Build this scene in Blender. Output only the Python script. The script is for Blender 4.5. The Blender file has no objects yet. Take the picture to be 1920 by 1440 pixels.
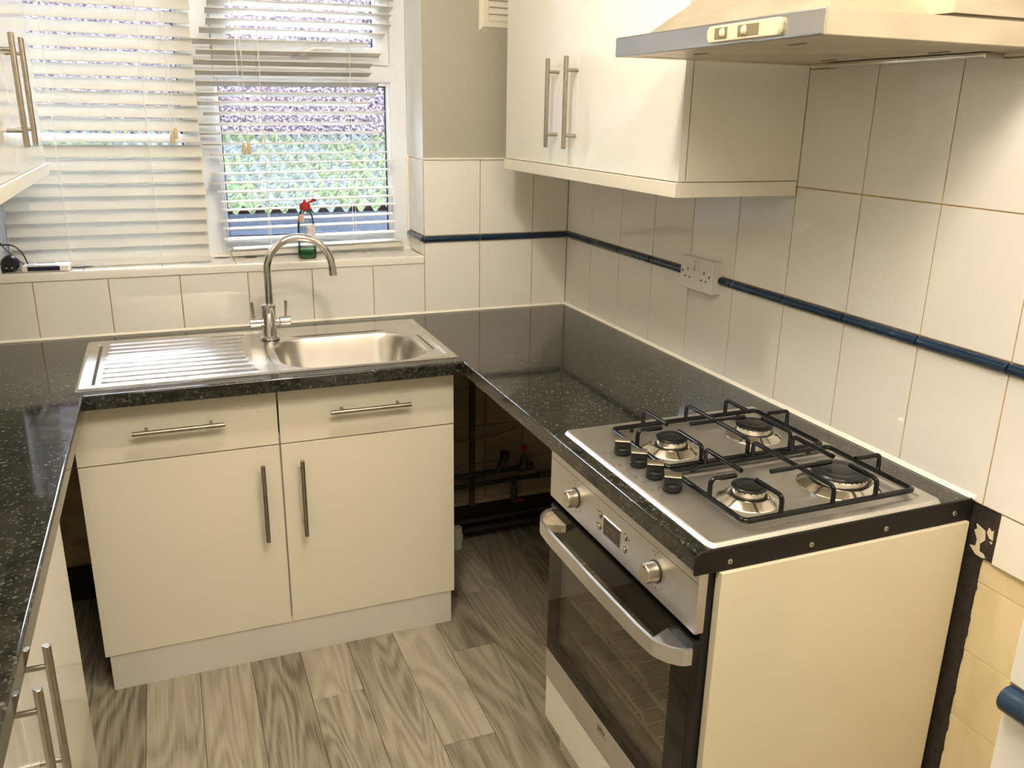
import bpy, bmesh, math, random
from mathutils import Vector, Matrix
random.seed(7)
SC = bpy.context.scene
COL = SC.collection
PI = math.pi

# ---------------------------------------------------------------- camera, world, lights, exposure
cam_data = bpy.data.cameras.new('camera')
cam = bpy.data.objects.new('camera', cam_data)
COL.objects.link(cam)
CX, CY, CZ, YAW, PITCH, ROLL, FPX = -1.35109, -2.81184, 1.55064, 0.38684, -0.30695, 0.01781, 1592.78
_f = Vector((math.sin(YAW)*math.cos(PITCH), math.cos(YAW)*math.cos(PITCH), math.sin(PITCH)))
_r0 = Vector((math.cos(YAW), -math.sin(YAW), 0)); _u0 = _r0.cross(_f)
_r = _r0*math.cos(ROLL)+_u0*math.sin(ROLL); _u = -_r0*math.sin(ROLL)+_u0*math.cos(ROLL)
cam.matrix_world = Matrix(((_r.x, _u.x, -_f.x, CX), (_r.y, _u.y, -_f.y, CY), (_r.z, _u.z, -_f.z, CZ), (0, 0, 0, 1)))
cam_data.sensor_fit = 'HORIZONTAL'; cam_data.sensor_width = 36.0; cam_data.lens = FPX/1920*36.0
cam_data.clip_start = 0.02; cam_data.clip_end = 200
SC.camera = cam

world = bpy.data.worlds.new('overcast_sky'); SC.world = world; world.use_nodes = True
_bg = world.node_tree.nodes['Background']
_bg.inputs[0].default_value = (0.76, 0.86, 1.0, 1)
_bg.inputs[1].default_value = 19.0

LAMP_POWER = 20.0
LAMP_COLOR = (1.0, 0.875, 0.69)
LAMPS = [((-0.95, -1.30, 2.25), 0.42)]
PANEL_LIGHT = ((-0.98, -2.42, 2.42), 1.2, 0.6, 7.0)   # centre, size along x and y, radiance
SC.view_settings.view_transform = 'Standard'
SC.view_settings.look = 'None'
SC.view_settings.gamma = 1.0
SC.view_settings.use_curve_mapping = False
SC.view_settings.exposure = 1.45
SC.cycles.max_bounces = 10
SC.cycles.diffuse_bounces = 5
SC.cycles.glossy_bounces = 5
SC.cycles.transparent_max_bounces = 16
SC.cycles.caustics_reflective = False
SC.cycles.caustics_refractive = False
SC.cycles.sample_clamp_indirect = 40.0
SC.cycles.use_denoising = True

# ---------------------------------------------------------------- materials
MATS = {}
def new_mat(name):
    m = bpy.data.materials.new(name); m.use_nodes = True
    nt = m.node_tree
    return m, nt, nt.nodes['Principled BSDF']

def rgb(c): return (c[0], c[1], c[2], 1)

def plain(name, color, rough=0.5, metal=0.0, spec=0.5, coat=0.0, vary=0.0, vscale=8.0, bump=0.0, bscale=200.0, stretch=(1, 1, 1), emit=None, estr=1.0, coat_rough=0.03):
    m, nt, b = new_mat(name)
    b.inputs['Base Color'].default_value = rgb(color)
    b.inputs['Roughness'].default_value = rough
    b.inputs['Metallic'].default_value = metal
    b.inputs['Specular IOR Level'].default_value = spec
    b.inputs['Coat Weight'].default_value = coat
    b.inputs['Coat Roughness'].default_value = coat_rough
    tc = nt.nodes.new('ShaderNodeTexCoord'); mp = nt.nodes.new('ShaderNodeMapping')
    mp.inputs['Scale'].default_value = stretch
    nt.links.new(tc.outputs['Object'], mp.inputs[0])
    if vary > 0:
        n = nt.nodes.new('ShaderNodeTexNoise'); n.inputs['Scale'].default_value = vscale; n.inputs['Detail'].default_value = 5
        nt.links.new(mp.outputs[0], n.inputs['Vector'])
        r = nt.nodes.new('ShaderNodeValToRGB')
        r.color_ramp.elements[0].position = 0.3; r.color_ramp.elements[1].position = 0.7
        r.color_ramp.elements[0].color = rgb([c*(1-vary) for c in color]); r.color_ramp.elements[1].color = rgb([min(1, c*(1+vary*0.5)) for c in color])
        nt.links.new(n.outputs['Fac'], r.inputs[0]); nt.links.new(r.outputs[0], b.inputs['Base Color'])
    if bump > 0:
        n2 = nt.nodes.new('ShaderNodeTexNoise'); n2.inputs['Scale'].default_value = bscale; n2.inputs['Detail'].default_value = 2
        nt.links.new(mp.outputs[0], n2.inputs['Vector'])
        bp = nt.nodes.new('ShaderNodeBump'); bp.inputs['Strength'].default_value = 1.0; bp.inputs['Distance'].default_value = bump
        nt.links.new(n2.outputs['Fac'], bp.inputs['Height']); nt.links.new(bp.outputs[0], b.inputs['Normal'])
    if emit:
        b.inputs['Emission Color'].default_value = rgb(emit); b.inputs['Emission Strength'].default_value = estr
    MATS[name] = m
    return m

def rand_offset(nt, scale=7.0):
    """object coordinates shifted by each object's own random number"""
    tc = nt.nodes.new('ShaderNodeTexCoord'); oi = nt.nodes.new('ShaderNodeObjectInfo')
    mul = nt.nodes.new('ShaderNodeMath'); mul.operation = 'MULTIPLY'; mul.inputs[1].default_value = scale
    nt.links.new(oi.outputs['Random'], mul.inputs[0])
    cb = nt.nodes.new('ShaderNodeCombineXYZ')
    for i in range(3): nt.links.new(mul.outputs[0], cb.inputs[i])
    ad = nt.nodes.new('ShaderNodeVectorMath'); ad.operation = 'ADD'
    nt.links.new(tc.outputs['Object'], ad.inputs[0]); nt.links.new(cb.outputs[0], ad.inputs[1])
    return ad.outputs[0], oi.outputs['Random']

def tile_mat(name, color, rough, wave, wscale=13.0, stain=0.0, stain_col=None, vstretch=1.0):
    m, nt, b = new_mat(name)
    vec, rnd = rand_offset(nt)
    n = nt.nodes.new('ShaderNodeTexNoise'); n.inputs['Scale'].default_value = wscale; n.inputs['Detail'].default_value = 1.0
    nt.links.new(vec, n.inputs['Vector'])
    bp = nt.nodes.new('ShaderNodeBump'); bp.inputs['Strength'].default_value = 1.0; bp.inputs['Distance'].default_value = wave
    nt.links.new(n.outputs['Fac'], bp.inputs['Height']); nt.links.new(bp.outputs[0], b.inputs['Normal'])
    mixv = nt.nodes.new('ShaderNodeMix'); mixv.data_type = 'RGBA'
    mixv.inputs[6].default_value = rgb([c*0.965 for c in color]); mixv.inputs[7].default_value = rgb(color)
    nt.links.new(rnd, mixv.inputs[0])
    out = mixv.outputs[2]
    if stain > 0:
        mp = nt.nodes.new('ShaderNodeMapping'); mp.inputs['Scale'].default_value = (1, 1, vstretch)
        nt.links.new(vec, mp.inputs[0])
        n2 = nt.nodes.new('ShaderNodeTexNoise'); n2.inputs['Scale'].default_value = 16; n2.inputs['Detail'].default_value = 6
        nt.links.new(mp.outputs[0], n2.inputs['Vector'])
        r = nt.nodes.new('ShaderNodeValToRGB'); r.color_ramp.elements[0].position = 0.42; r.color_ramp.elements[1].position = 0.72
        nt.links.new(n2.outputs['Fac'], r.inputs[0])
        ml = nt.nodes.new('ShaderNodeMath'); ml.operation = 'MULTIPLY'; ml.inputs[1].default_value = stain
        nt.links.new(r.outputs[0], ml.inputs[0])
        mx = nt.nodes.new('ShaderNodeMix'); mx.data_type = 'RGBA'
        nt.links.new(ml.outputs[0], mx.inputs[0]); nt.links.new(out, mx.inputs[6]); mx.inputs[7].default_value = rgb(stain_col)
        out = mx.outputs[2]
    nt.links.new(out, b.inputs['Base Color'])
    b.inputs['Roughness'].default_value = rough
    MATS[name] = m
    return m

TILE = tile_mat('glazed_white_tile', (0.88, 0.855, 0.81), 0.05, 0.00045)
SILLTILE = tile_mat('sill_tile', (0.86, 0.83, 0.78), 0.2, 0.0004, stain=0.35, stain_col=(0.62, 0.56, 0.48))
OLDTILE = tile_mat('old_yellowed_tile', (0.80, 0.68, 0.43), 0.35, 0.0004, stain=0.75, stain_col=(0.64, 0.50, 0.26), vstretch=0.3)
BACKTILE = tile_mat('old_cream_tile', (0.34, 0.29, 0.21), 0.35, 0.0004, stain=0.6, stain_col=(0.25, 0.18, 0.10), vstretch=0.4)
BLUETILE = tile_mat('blue_border_glaze', (0.008, 0.028, 0.066), 0.15, 0.0025, wscale=45, stain=0.6, stain_col=(0.016, 0.045, 0.09))
GROUT = plain('grout', (0.47, 0.34, 0.18), 0.9, vary=0.3, vscale=25)
PAINT = plain('wall_paint', (0.45, 0.43, 0.355), 0.75, bump=0.0006, bscale=60)
REVEAL = plain('reveal_paint', (0.85, 0.85, 0.84), 0.6, bump=0.0005, bscale=40)
CEIL = plain('ceiling_paint', (0.85, 0.84, 0.81), 0.9)
SEAL = plain('silicone', (0.90, 0.87, 0.78), 0.35)
UPVC = plain('white_upvc', (0.82, 0.85, 0.90), 0.36, vary=0.03)
GASKET = plain('gasket', (0.02, 0.022, 0.028), 0.5)
SLAT = plain('blind_slat', (0.86, 0.85, 0.81), 0.4, vary=0.04, vscale=20)
_nt = SLAT.node_tree; _tr = _nt.nodes.new('ShaderNodeBsdfTranslucent'); _tr.inputs[0].default_value = (0.80, 0.76, 0.68, 1)
_mx = _nt.nodes.new('ShaderNodeMixShader'); _mx.inputs[0].default_value = 0.34
_nt.links.new(_nt.nodes['Principled BSDF'].outputs[0], _mx.inputs[1]); _nt.links.new(_tr.outputs[0], _mx.inputs[2]); _nt.links.new(_mx.outputs[0], _nt.nodes['Material Output'].inputs[0])
CORD = plain('blind_cord', (0.86, 0.83, 0.76), 0.8)
TOGGLE = plain('cord_toggle', (0.62, 0.50, 0.30), 0.45)
GLOSS = plain('gloss_door', (0.86, 0.83, 0.775), 0.10, spec=0.5, coat=0.6, coat_rough=0.02)
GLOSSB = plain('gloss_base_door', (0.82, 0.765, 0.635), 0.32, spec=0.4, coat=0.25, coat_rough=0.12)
CARC = plain('carcass_board', (0.80, 0.76, 0.66), 0.5)
PANEL = plain('end_board', (0.76, 0.685, 0.515), 0.55, vary=0.05, vscale=5)
PLINTH = plain('plinth_board', (0.72, 0.69, 0.64), 0.4)
NICKEL = plain('brushed_nickel', (0.40, 0.36, 0.30), 0.34, metal=1.0, vary=0.12, vscale=60)
STEEL = plain('brushed_steel', (0.62, 0.58, 0.53), 0.30, metal=1.0, vary=0.10, vscale=6)
HOBSTEEL = plain('hob_steel', (0.74, 0.71, 0.67), 0.40, metal=1.0, vary=0.12, vscale=7)
SINKSTEEL = plain('sink_steel', (0.72, 0.69, 0.65), 0.27, metal=1.0, vary=0.08, vscale=20)
OVENSTEEL = plain('oven_steel', (0.68, 0.66, 0.64), 0.40, metal=1.0, vary=0.08, vscale=9)
HOODSTEEL = plain('hood_steel', (0.64, 0.57, 0.46), 0.42, metal=0.9, vary=0.16, vscale=7, stretch=(1, 1, 3))
HOODFRONT = plain('hood_front_steel', (0.55, 0.55, 0.56), 0.25, metal=1.0, vary=0.1, vscale=5)
HOODPLASTIC = plain('hood_plastic', (0.66, 0.60, 0.44), 0.45)
CHROME = plain('chrome', (0.72, 0.70, 0.68), 0.06, metal=1.0)
POLISH = plain('polished_ring', (0.85, 0.80, 0.70), 0.16, metal=1.0)
ENAMEL = plain('black_enamel', (0.005, 0.005, 0.0055), 0.14, spec=0.35)
CAPBLACK = plain('burner_cap_black', (0.008, 0.008, 0.009), 0.28, spec=0.4)
KNOBBLACK = plain('knob_black', (0.009, 0.009, 0.008), 0.4, spec=0.35)
KNOBSILVER = plain('knob_silver', (0.60, 0.54, 0.43), 0.3, metal=1.0)
OVENBLACK = plain('oven_black', (0.010, 0.009, 0.008), 0.12)
RUBBER = plain('black_rubber', (0.010, 0.010, 0.010), 0.6)
TRIMBLACK = plain('black_end_trim', (0.012, 0.010, 0.008), 0.55, spec=0.25, vary=0.2, vscale=40)
SCREW = plain('zinc_screw', (0.55, 0.56, 0.46), 0.35, metal=1.0)
CAVITY = plain('oven_cavity', (0.115, 0.105, 0.08), 0.5, vary=0.3, vscale=9)
RACK = plain('oven_rack', (0.85, 0.82, 0.74), 0.35)
SOCKETW = plain('socket_plastic', (0.80, 0.78, 0.74), 0.35)
DARKSLOT = plain('socket_slot', (0.05, 0.035, 0.02), 0.7)
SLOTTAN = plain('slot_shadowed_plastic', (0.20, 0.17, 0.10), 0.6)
MASTIC = plain('black_mastic', (0.035, 0.027, 0.021), 0.75, vary=0.5, vscale=60, bump=0.002, bscale=150)
TORN = plain('torn_paper', (0.72, 0.64, 0.48), 0.8)
WALLGAP = plain('bare_wall', (0.55, 0.45, 0.30), 0.9, vary=0.3, vscale=20)
COPPER = plain('tarnished_pipe', (0.030, 0.030, 0.028), 0.55, vary=0.5, vscale=40)
BRASS = plain('tarnished_brass', (0.10, 0.10, 0.08), 0.5, metal=0.6, vary=0.5, vscale=50)
REDPL = plain('red_plastic', (0.35, 0.02, 0.02), 0.4)
WOODBAT = plain('stained_batten', (0.10, 0.065, 0.035), 0.8, vary=0.4, vscale=20)
CABLEW = plain('cream_cable', (0.42, 0.34, 0.20), 0.6)
BLACKPL = plain('black_plastic', (0.012, 0.012, 0.015), 0.35)
GADGET = plain('white_plastic', (0.82, 0.80, 0.76), 0.3)
STICKER = plain('blue_sticker', (0.42, 0.48, 0.66), 0.3)
LCD = plain('dark_lcd', (0.012, 0.016, 0.040), 0.15)
REDCAP = plain('red_cap', (0.42, 0.025, 0.02), 0.35)
LABELW = plain('bottle_label', (0.80, 0.76, 0.76), 0.45)
INKRED = plain('ink_red', (0.6, 0.06, 0.05), 0.5)
INKGREY = plain('ink_grey', (0.30, 0.28, 0.28), 0.6)
INKDARK = plain('ink_dark', (0.03, 0.028, 0.026), 0.6)
DISPLAY = plain('display_digits', (0.10, 0.04, 0.01), 0.4, emit=(1.0, 0.42, 0.12), estr=0.035)
VENTP = plain('vent_plastic', (0.80, 0.76, 0.66), 0.4)
BULB = plain('lamp_bulb', (1, 1, 1), 0.5, emit=LAMP_COLOR, estr=1.0)
ROSE = plain('lamp_fitting', (0.8, 0.8, 0.78), 0.4)
FASCIA = plain('painted_boards', (0.013, 0.017, 0.026), 0.45, spec=0.12, vary=0.45, vscale=3, stretch=(0.5, 1, 14))
SOIL = plain('yard_paving', (0.20, 0.19, 0.18), 0.9, vary=0.3, vscale=4)
DUST = plain('dark_splinter', (0.06, 0.045, 0.05), 0.7)

def granite():
    m, nt, b = new_mat('dark_granite_laminate')
    tc = nt.nodes.new('ShaderNodeTexCoord')
    n1 = nt.nodes.new('ShaderNodeTexNoise'); n1.inputs['Scale'].default_value = 38; n1.inputs['Detail'].default_value = 4; n1.inputs['Roughness'].default_value = 0.6
    n2 = nt.nodes.new('ShaderNodeTexNoise'); n2.inputs['Scale'].default_value = 150; n2.inputs['Detail'].default_value = 3; n2.inputs['Distortion'].default_value = 0.2
    for n in (n1, n2): nt.links.new(tc.outputs['Object'], n.inputs['Vector'])
    r1 = nt.nodes.new('ShaderNodeValToRGB')
    e = r1.color_ramp.elements; e[0].position = 0.36; e[0].color = (0.007, 0.007, 0.006, 1); e[1].position = 0.68; e[1].color = (0.036, 0.035, 0.028, 1)
    r2 = nt.nodes.new('ShaderNodeValToRGB')
    e = r2.color_ramp.elements; e[0].position = 0.58; e[0].color = (0, 0, 0, 1); e[1].position = 0.78; e[1].color = (1, 1, 1, 1)
    nt.links.new(n1.outputs['Fac'], r1.inputs[0]); nt.links.new(n2.outputs['Fac'], r2.inputs[0])
    mx = nt.nodes.new('ShaderNodeMix'); mx.data_type = 'RGBA'; mx.inputs[7].default_value = (0.17, 0.165, 0.135, 1)
    nt.links.new(r2.outputs[0], mx.inputs[0]); nt.links.new(r1.outputs[0], mx.inputs[6])
    nt.links.new(mx.outputs[2], b.inputs['Base Color'])
    b.inputs['Roughness'].default_value = 0.075
    b.inputs['Specular IOR Level'].default_value = 0.6
    return m
GRANITE = granite()

def plank_mat():
    m, nt, b = new_mat('grey_oak_vinyl')
    vec, rnd = rand_offset(nt, 37.0)
    mp = nt.nodes.new('ShaderNodeMapping'); mp.inputs['Scale'].default_value = (1.0, 0.14, 1.0)
    nt.links.new(vec, mp.inputs[0])
    w = nt.nodes.new('ShaderNodeTexNoise'); w.inputs['Scale'].default_value = 7.0; w.inputs['Detail'].default_value = 1.2; w.inputs['Distortion'].default_value = 0.35
    nt.links.new(mp.outputs[0], w.inputs['Vector'])
    ml = nt.nodes.new('ShaderNodeMath'); ml.operation = 'MULTIPLY'; ml.inputs[1].default_value = 95.0
    sn = nt.nodes.new('ShaderNodeMath'); sn.operation = 'SINE'
    nt.links.new(w.outputs['Fac'], ml.inputs[0]); nt.links.new(ml.outputs[0], sn.inputs[0])
    mp2 = nt.nodes.new('ShaderNodeMapping'); mp2.inputs['Scale'].default_value = (1.0, 0.03, 1.0)
    nt.links.new(vec, mp2.inputs[0])
    f = nt.nodes.new('ShaderNodeTexNoise'); f.inputs['Scale'].default_value = 230.0; f.inputs['Detail'].default_value = 3.0
    nt.links.new(mp2.outputs[0], f.inputs['Vector'])
    big = nt.nodes.new('ShaderNodeTexNoise'); big.inputs['Scale'].default_value = 7.0; big.inputs['Detail'].default_value = 3.0
    nt.links.new(mp.outputs[0], big.inputs['Vector'])
    a1 = nt.nodes.new('ShaderNodeMath'); a1.operation = 'MULTIPLY_ADD'; a1.inputs[1].default_value = 0.10; a1.inputs[2].default_value = 0.0
    nt.links.new(sn.outputs[0], a1.inputs[0])
    a2 = nt.nodes.new('ShaderNodeMath'); a2.operation = 'MULTIPLY_ADD'; a2.inputs[1].default_value = 0.55
    nt.links.new(f.outputs['Fac'], a2.inputs[0]); nt.links.new(a1.outputs[0], a2.inputs[2])
    a3 = nt.nodes.new('ShaderNodeMath'); a3.operation = 'MULTIPLY_ADD'; a3.inputs[1].default_value = 0.55
    nt.links.new(big.outputs['Fac'], a3.inputs[0]); nt.links.new(a2.outputs[0], a3.inputs[2])
    a4 = nt.nodes.new('ShaderNodeMath'); a4.operation = 'MULTIPLY_ADD'; a4.inputs[1].default_value = 0.22
    nt.links.new(rnd, a4.inputs[0]); nt.links.new(a3.outputs[0], a4.inputs[2])
    r = nt.nodes.new('ShaderNodeValToRGB')
    e = r.color_ramp.elements; e[0].position = 0.38; e[0].color = (0.135, 0.115, 0.084, 1); e[1].position = 0.95; e[1].color = (0.50, 0.45, 0.355, 1)
    k = e.new(0.62); k.color = (0.32, 0.282, 0.215, 1)
    nt.links.new(a4.outputs[0], r.inputs[0]); nt.links.new(r.outputs[0], b.inputs['Base Color'])
    b.inputs['Roughness'].default_value = 0.42
    bp = nt.nodes.new('ShaderNodeBump'); bp.inputs['Strength'].default_value = 0.5; bp.inputs['Distance'].default_value = 0.0006
    nt.links.new(a2.outputs[0], bp.inputs['Height']); nt.links.new(bp.outputs[0], b.inputs['Normal'])
    return m
PLANK = plank_mat()
PLANKGAP = plain('plank_joint', (0.06, 0.048, 0.032), 0.9)

def glass_mat(name, tint, refl=1.0, rough=0.0):
    m = bpy.data.materials.new(name); m.use_nodes = True; nt = m.node_tree
    nt.nodes.remove(nt.nodes['Principled BSDF']); out = nt.nodes['Material Output']
    t = nt.nodes.new('ShaderNodeBsdfTransparent'); t.inputs[0].default_value = rgb(tint)
    g = nt.nodes.new('ShaderNodeBsdfGlossy'); g.inputs['Roughness'].default_value = rough
    fr = nt.nodes.new('ShaderNodeFresnel'); fr.inputs['IOR'].default_value = 1.5
    ml = nt.nodes.new('ShaderNodeMath'); ml.operation = 'MULTIPLY'; ml.inputs[1].default_value = refl
    mx = nt.nodes.new('ShaderNodeMixShader')
    nt.links.new(fr.outputs[0], ml.inputs[0]); nt.links.new(ml.outputs[0], mx.inputs[0])
    nt.links.new(t.outputs[0], mx.inputs[1]); nt.links.new(g.outputs[0], mx.inputs[2]); nt.links.new(mx.outputs[0], out.inputs[0])
    return m
PANE = glass_mat('window_glass', (0.96, 0.97, 0.98))
OVENGLASS = glass_mat('smoked_oven_glass', (0.80, 0.76, 0.68), 0.7)
BOTTLE = glass_mat('clear_plastic', (0.86, 0.93, 0.91), 1.6, 0.08)
LIQUID = glass_mat('green_liquid', (0.03, 0.62, 0.20), 0.8, 0.05)

def pebbledash():
    m, nt, b = new_mat('pebbledash')
    tc = nt.nodes.new('ShaderNodeTexCoord')
    v = nt.nodes.new('ShaderNodeTexVoronoi'); v.inputs['Scale'].default_value = 42
    n = nt.nodes.new('ShaderNodeTexNoise'); n.inputs['Scale'].default_value = 55; n.inputs['Detail'].default_value = 3
    nt.links.new(tc.outputs['Object'], v.inputs['Vector']); nt.links.new(tc.outputs['Object'], n.inputs['Vector'])
    r = nt.nodes.new('ShaderNodeValToRGB'); e = r.color_ramp.elements
    e[0].position = 0.33; e[0].color = (0.0126, 0.0088, 0.0112, 1); e[1].position = 0.68; e[1].color = (0.0806, 0.0656, 0.0700, 1)
    k = e.new(0.5); k.color = (0.0360, 0.0278, 0.0320, 1)
    nt.links.new(n.outputs['Fac'], r.inputs[0]); nt.links.new(r.outputs[0], b.inputs['Base Color'])
    bp = nt.nodes.new('ShaderNodeBump'); bp.inputs['Distance'].default_value = 0.02
    nt.links.new(v.outputs['Distance'], bp.inputs['Height']); nt.links.new(bp.outputs[0], b.inputs['Normal'])
    b.inputs['Roughness'].default_value = 0.85; b.inputs['Specular IOR Level'].default_value = 0.0
    return m
PEBBLE = pebbledash()

def mossroof():
    m, nt, b = new_mat('mossy_sheet')
    tc = nt.nodes.new('ShaderNodeTexCoord')
    n = nt.nodes.new('ShaderNodeTexNoise'); n.inputs['Scale'].default_value = 3.0; n.inputs['Detail'].default_value = 6; n.inputs['Roughness'].default_value = 0.7
    n2 = nt.nodes.new('ShaderNodeTexNoise'); n2.inputs['Scale'].default_value = 32; n2.inputs['Detail'].default_value = 4
    for q in (n, n2): nt.links.new(tc.outputs['Object'], q.inputs['Vector'])
    r = nt.nodes.new('ShaderNodeValToRGB'); e = r.color_ramp.elements
    e[0].position = 0.34; e[0].color = (0.0248, 0.0386, 0.0205, 1); e[1].position = 0.62; e[1].color = (0.0564, 0.0607, 0.0653, 1)
    k = e.new(0.44); k.color = (0.0473, 0.0535, 0.0273, 1); k = e.new(0.53); k.color = (0.0386, 0.0440, 0.0386, 1)
    nt.links.new(n.outputs['Fac'], r.inputs[0])
    r2 = nt.nodes.new('ShaderNodeValToRGB'); e = r2.color_ramp.elements
    e[0].position = 0.35; e[0].color = (0.35, 0.35, 0.35, 1); e[1].position = 0.65; e[1].color = (1.3, 1.3, 1.3, 1)
    nt.links.new(n2.outputs['Fac'], r2.inputs[0])
    mx = nt.nodes.new('ShaderNodeMix'); mx.data_type = 'RGBA'; mx.blend_type = 'MULTIPLY'; mx.inputs[0].default_value = 1.0
    nt.links.new(r.outputs[0], mx.inputs[6]); nt.links.new(r2.outputs[0], mx.inputs[7]); nt.links.new(mx.outputs[2], b.inputs['Base Color'])
    b.inputs['Roughness'].default_value = 0.9; b.inputs['Specular IOR Level'].default_value = 0.0
    bp = nt.nodes.new('ShaderNodeBump'); bp.inputs['Distance'].default_value = 0.03
    nt.links.new(n2.outputs['Fac'], bp.inputs['Height']); nt.links.new(bp.outputs[0], b.inputs['Normal'])
    return m
MOSS = mossroof()

# ---------------------------------------------------------------- mesh helpers
class MB:
    def __init__(self): self.bm = bmesh.new()
    def _merge(self, b2):
        mp = {}
        for v in b2.verts: mp[v] = self.bm.verts.new(v.co)
        for f in b2.faces:
            try: self.bm.faces.new([mp[v] for v in f.verts])
            except ValueError: pass
        b2.free()
    def box(self, a, b, bev=0.0, seg=2, rot=None):
        b2 = bmesh.new(); bmesh.ops.create_cube(b2, size=1.0)
        lo = Vector([min(a[i], b[i]) for i in range(3)]); hi = Vector([max(a[i], b[i]) for i in range(3)])
        c = (lo+hi)/2; d = hi-lo
        for v in b2.verts: v.co = Vector((v.co.x*d.x, v.co.y*d.y, v.co.z*d.z))
        if bev > 0: bmesh.ops.bevel(b2, geom=list(b2.edges), offset=min(bev, min(d)*0.45), segments=seg, affect='EDGES', profile=0.5)
        for v in b2.verts: v.co = (rot @ v.co if rot else v.co)+c
        self._merge(b2); return self
    def prism(self, poly, axis, d0, d1, bev=0.0, seg=2):
        """poly: 2D outline in the two other axes (in xyz order), extruded along axis"""
        b2 = bmesh.new()
        def P(p, d):
            if axis == 'x': return Vector((d, p[0], p[1]))
            if axis == 'y': return Vector((p[0], d, p[1]))
            return Vector((p[0], p[1], d))
        A = [b2.verts.new(P(p, d0)) for p in poly]; B = [b2.verts.new(P(p, d1)) for p in poly]
        b2.faces.new(A); b2.faces.new(B[::-1])
        n = len(poly)
        for i in range(n): b2.faces.new([A[i], B[i], B[(i+1) % n], A[(i+1) % n]])
        bmesh.ops.recalc_face_normals(b2, faces=b2.faces)
        if bev > 0: bmesh.ops.bevel(b2, geom=list(b2.edges), offset=bev, segments=seg, affect='EDGES', profile=0.5)
        self._merge(b2); return self
    def rings(self, rings, closed=True, cap0=True, cap1=True):
        bm = self.bm; R = [[bm.verts.new(p) for p in r] for r in rings]; n = len(R[0])
        for a, b in zip(R, R[1:]):
            for i in range(n if closed else n-1):
                try: bm.faces.new([a[i], a[(i+1) % n], b[(i+1) % n], b[i]])
                except ValueError: pass
        if cap0 and closed: bm.faces.new(R[0][::-1])
        if cap1 and closed: bm.faces.new(R[-1])
        return self
    def tube(self, pts, r, n=12, caps=True):
        pts = [Vector(p) for p in pts]; rs = r if isinstance(r, (list, tuple)) else [r]*len(pts)
        T = []
        for i in range(len(pts)):
            a = pts[max(0, i-1)]; b = pts[min(len(pts)-1, i+1)]
            T.append((b-a).normalized())
        up = Vector((0, 0, 1)) if abs(T[0].z) < 0.9 else Vector((0, 1, 0))
        nrm = (up-T[0]*up.dot(T[0])).normalized(); out = []
        for p, t, rr in zip(pts, T, rs):
            nrm = (nrm-t*nrm.dot(t)).normalized(); bi = t.cross(nrm)
            out.append([p+(nrm*math.cos(2*PI*k/n)+bi*math.sin(2*PI*k/n))*rr for k in range(n)])
        return self.rings(out, True, caps, caps)
    def cyl(self, p0, p1, r, r1=None, n=20): return self.tube([p0, p1], [r, r if r1 is None else r1], n)
    def lathe(self, prof, c, n=32, axis='z', cap0=True, cap1=True):
        out = []
        for (r, h) in prof:
            ring = []
            for k in range(n):
                a = 2*PI*k/n; x, y = r*math.cos(a), r*math.sin(a)
                if axis == 'z': ring.append(Vector((c[0]+x, c[1]+y, c[2]+h)))
                elif axis == 'x': ring.append(Vector((c[0]+h, c[1]+x, c[2]+y)))
                else: ring.append(Vector((c[0]+x, c[1]+h, c[2]+y)))
            out.append(ring)
        return self.rings(out, True, cap0, cap1)
    def grid(self, xs, ys, fz):
        bm = self.bm
        V = [[bm.verts.new((x, y, fz(x, y))) for x in xs] for y in ys]
        for j in range(len(ys)-1):
            for i in range(len(xs)-1): bm.faces.new([V[j][i], V[j][i+1], V[j+1][i+1], V[j+1][i]])
        return V
    def mesh(self, name, mat, off=(0, 0, 0), angle=35, recalc=True):
        me = bpy.data.meshes.new(name)
        if recalc: bmesh.ops.recalc_face_normals(self.bm, faces=self.bm.faces)
        o = Vector(off)
        if o.length: bmesh.ops.translate(self.bm, verts=self.bm.verts, vec=-o)
        for f in self.bm.faces: f.smooth = True
        self.bm.to_mesh(me); self.bm.free()
        shade(me, angle)
        me.materials.append(mat)
        return me

def shade(me, angle):
    """smooth normals weighted by face area, so flat faces with softened edges stay flat"""
    ca = math.cos(math.radians(angle)); P = me.polygons
    if len(P) > 15000: return
    fn = [p.normal.copy() for p in P]; fa = [max(p.area, 1e-12) for p in P]
    vf = [[] for _ in me.vertices]
    for p in P:
        for v in p.vertices: vf[v].append(p.index)
    out = []
    for p in P:
        n0 = fn[p.index]
        for v in p.vertices:
            n = Vector((0, 0, 0))
            for q in vf[v]:
                if fn[q].dot(n0) > ca: n += fn[q]*fa[q]
            out.append(n.normalized() if n.length > 0 else n0)
    me.normals_split_custom_set([tuple(v) for v in out])

WLOC = {}
def tag(o, label=None, cat=None, group=None, kind=None):
    if label: o['label'] = label
    if cat: o['category'] = cat
    if group: o['group'] = group
    if kind: o['kind'] = kind
    return o
def empty(name, loc, label=None, cat=None, group=None, kind=None):
    o = bpy.data.objects.new(name, None); COL.objects.link(o); o.location = loc; o.empty_display_size = 0.05
    WLOC[o.name] = Vector(loc)
    return tag(o, label, cat, group, kind)
def add(name, mb, mat, parent=None, origin=None, label=None, cat=None, group=None, kind=None, angle=35, recalc=True):
    """mesh built in world coordinates -> one object, parented"""
    p0 = WLOC[parent.name] if parent else Vector((0, 0, 0))
    org = Vector(origin) if origin is not None else Vector(p0)
    o = bpy.data.objects.new(name, mb.mesh(name, mat, org, angle, recalc)); COL.objects.link(o)
    o.parent = parent; o.location = org-p0; WLOC[o.name] = org
    return tag(o, label, cat, group, kind)
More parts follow.
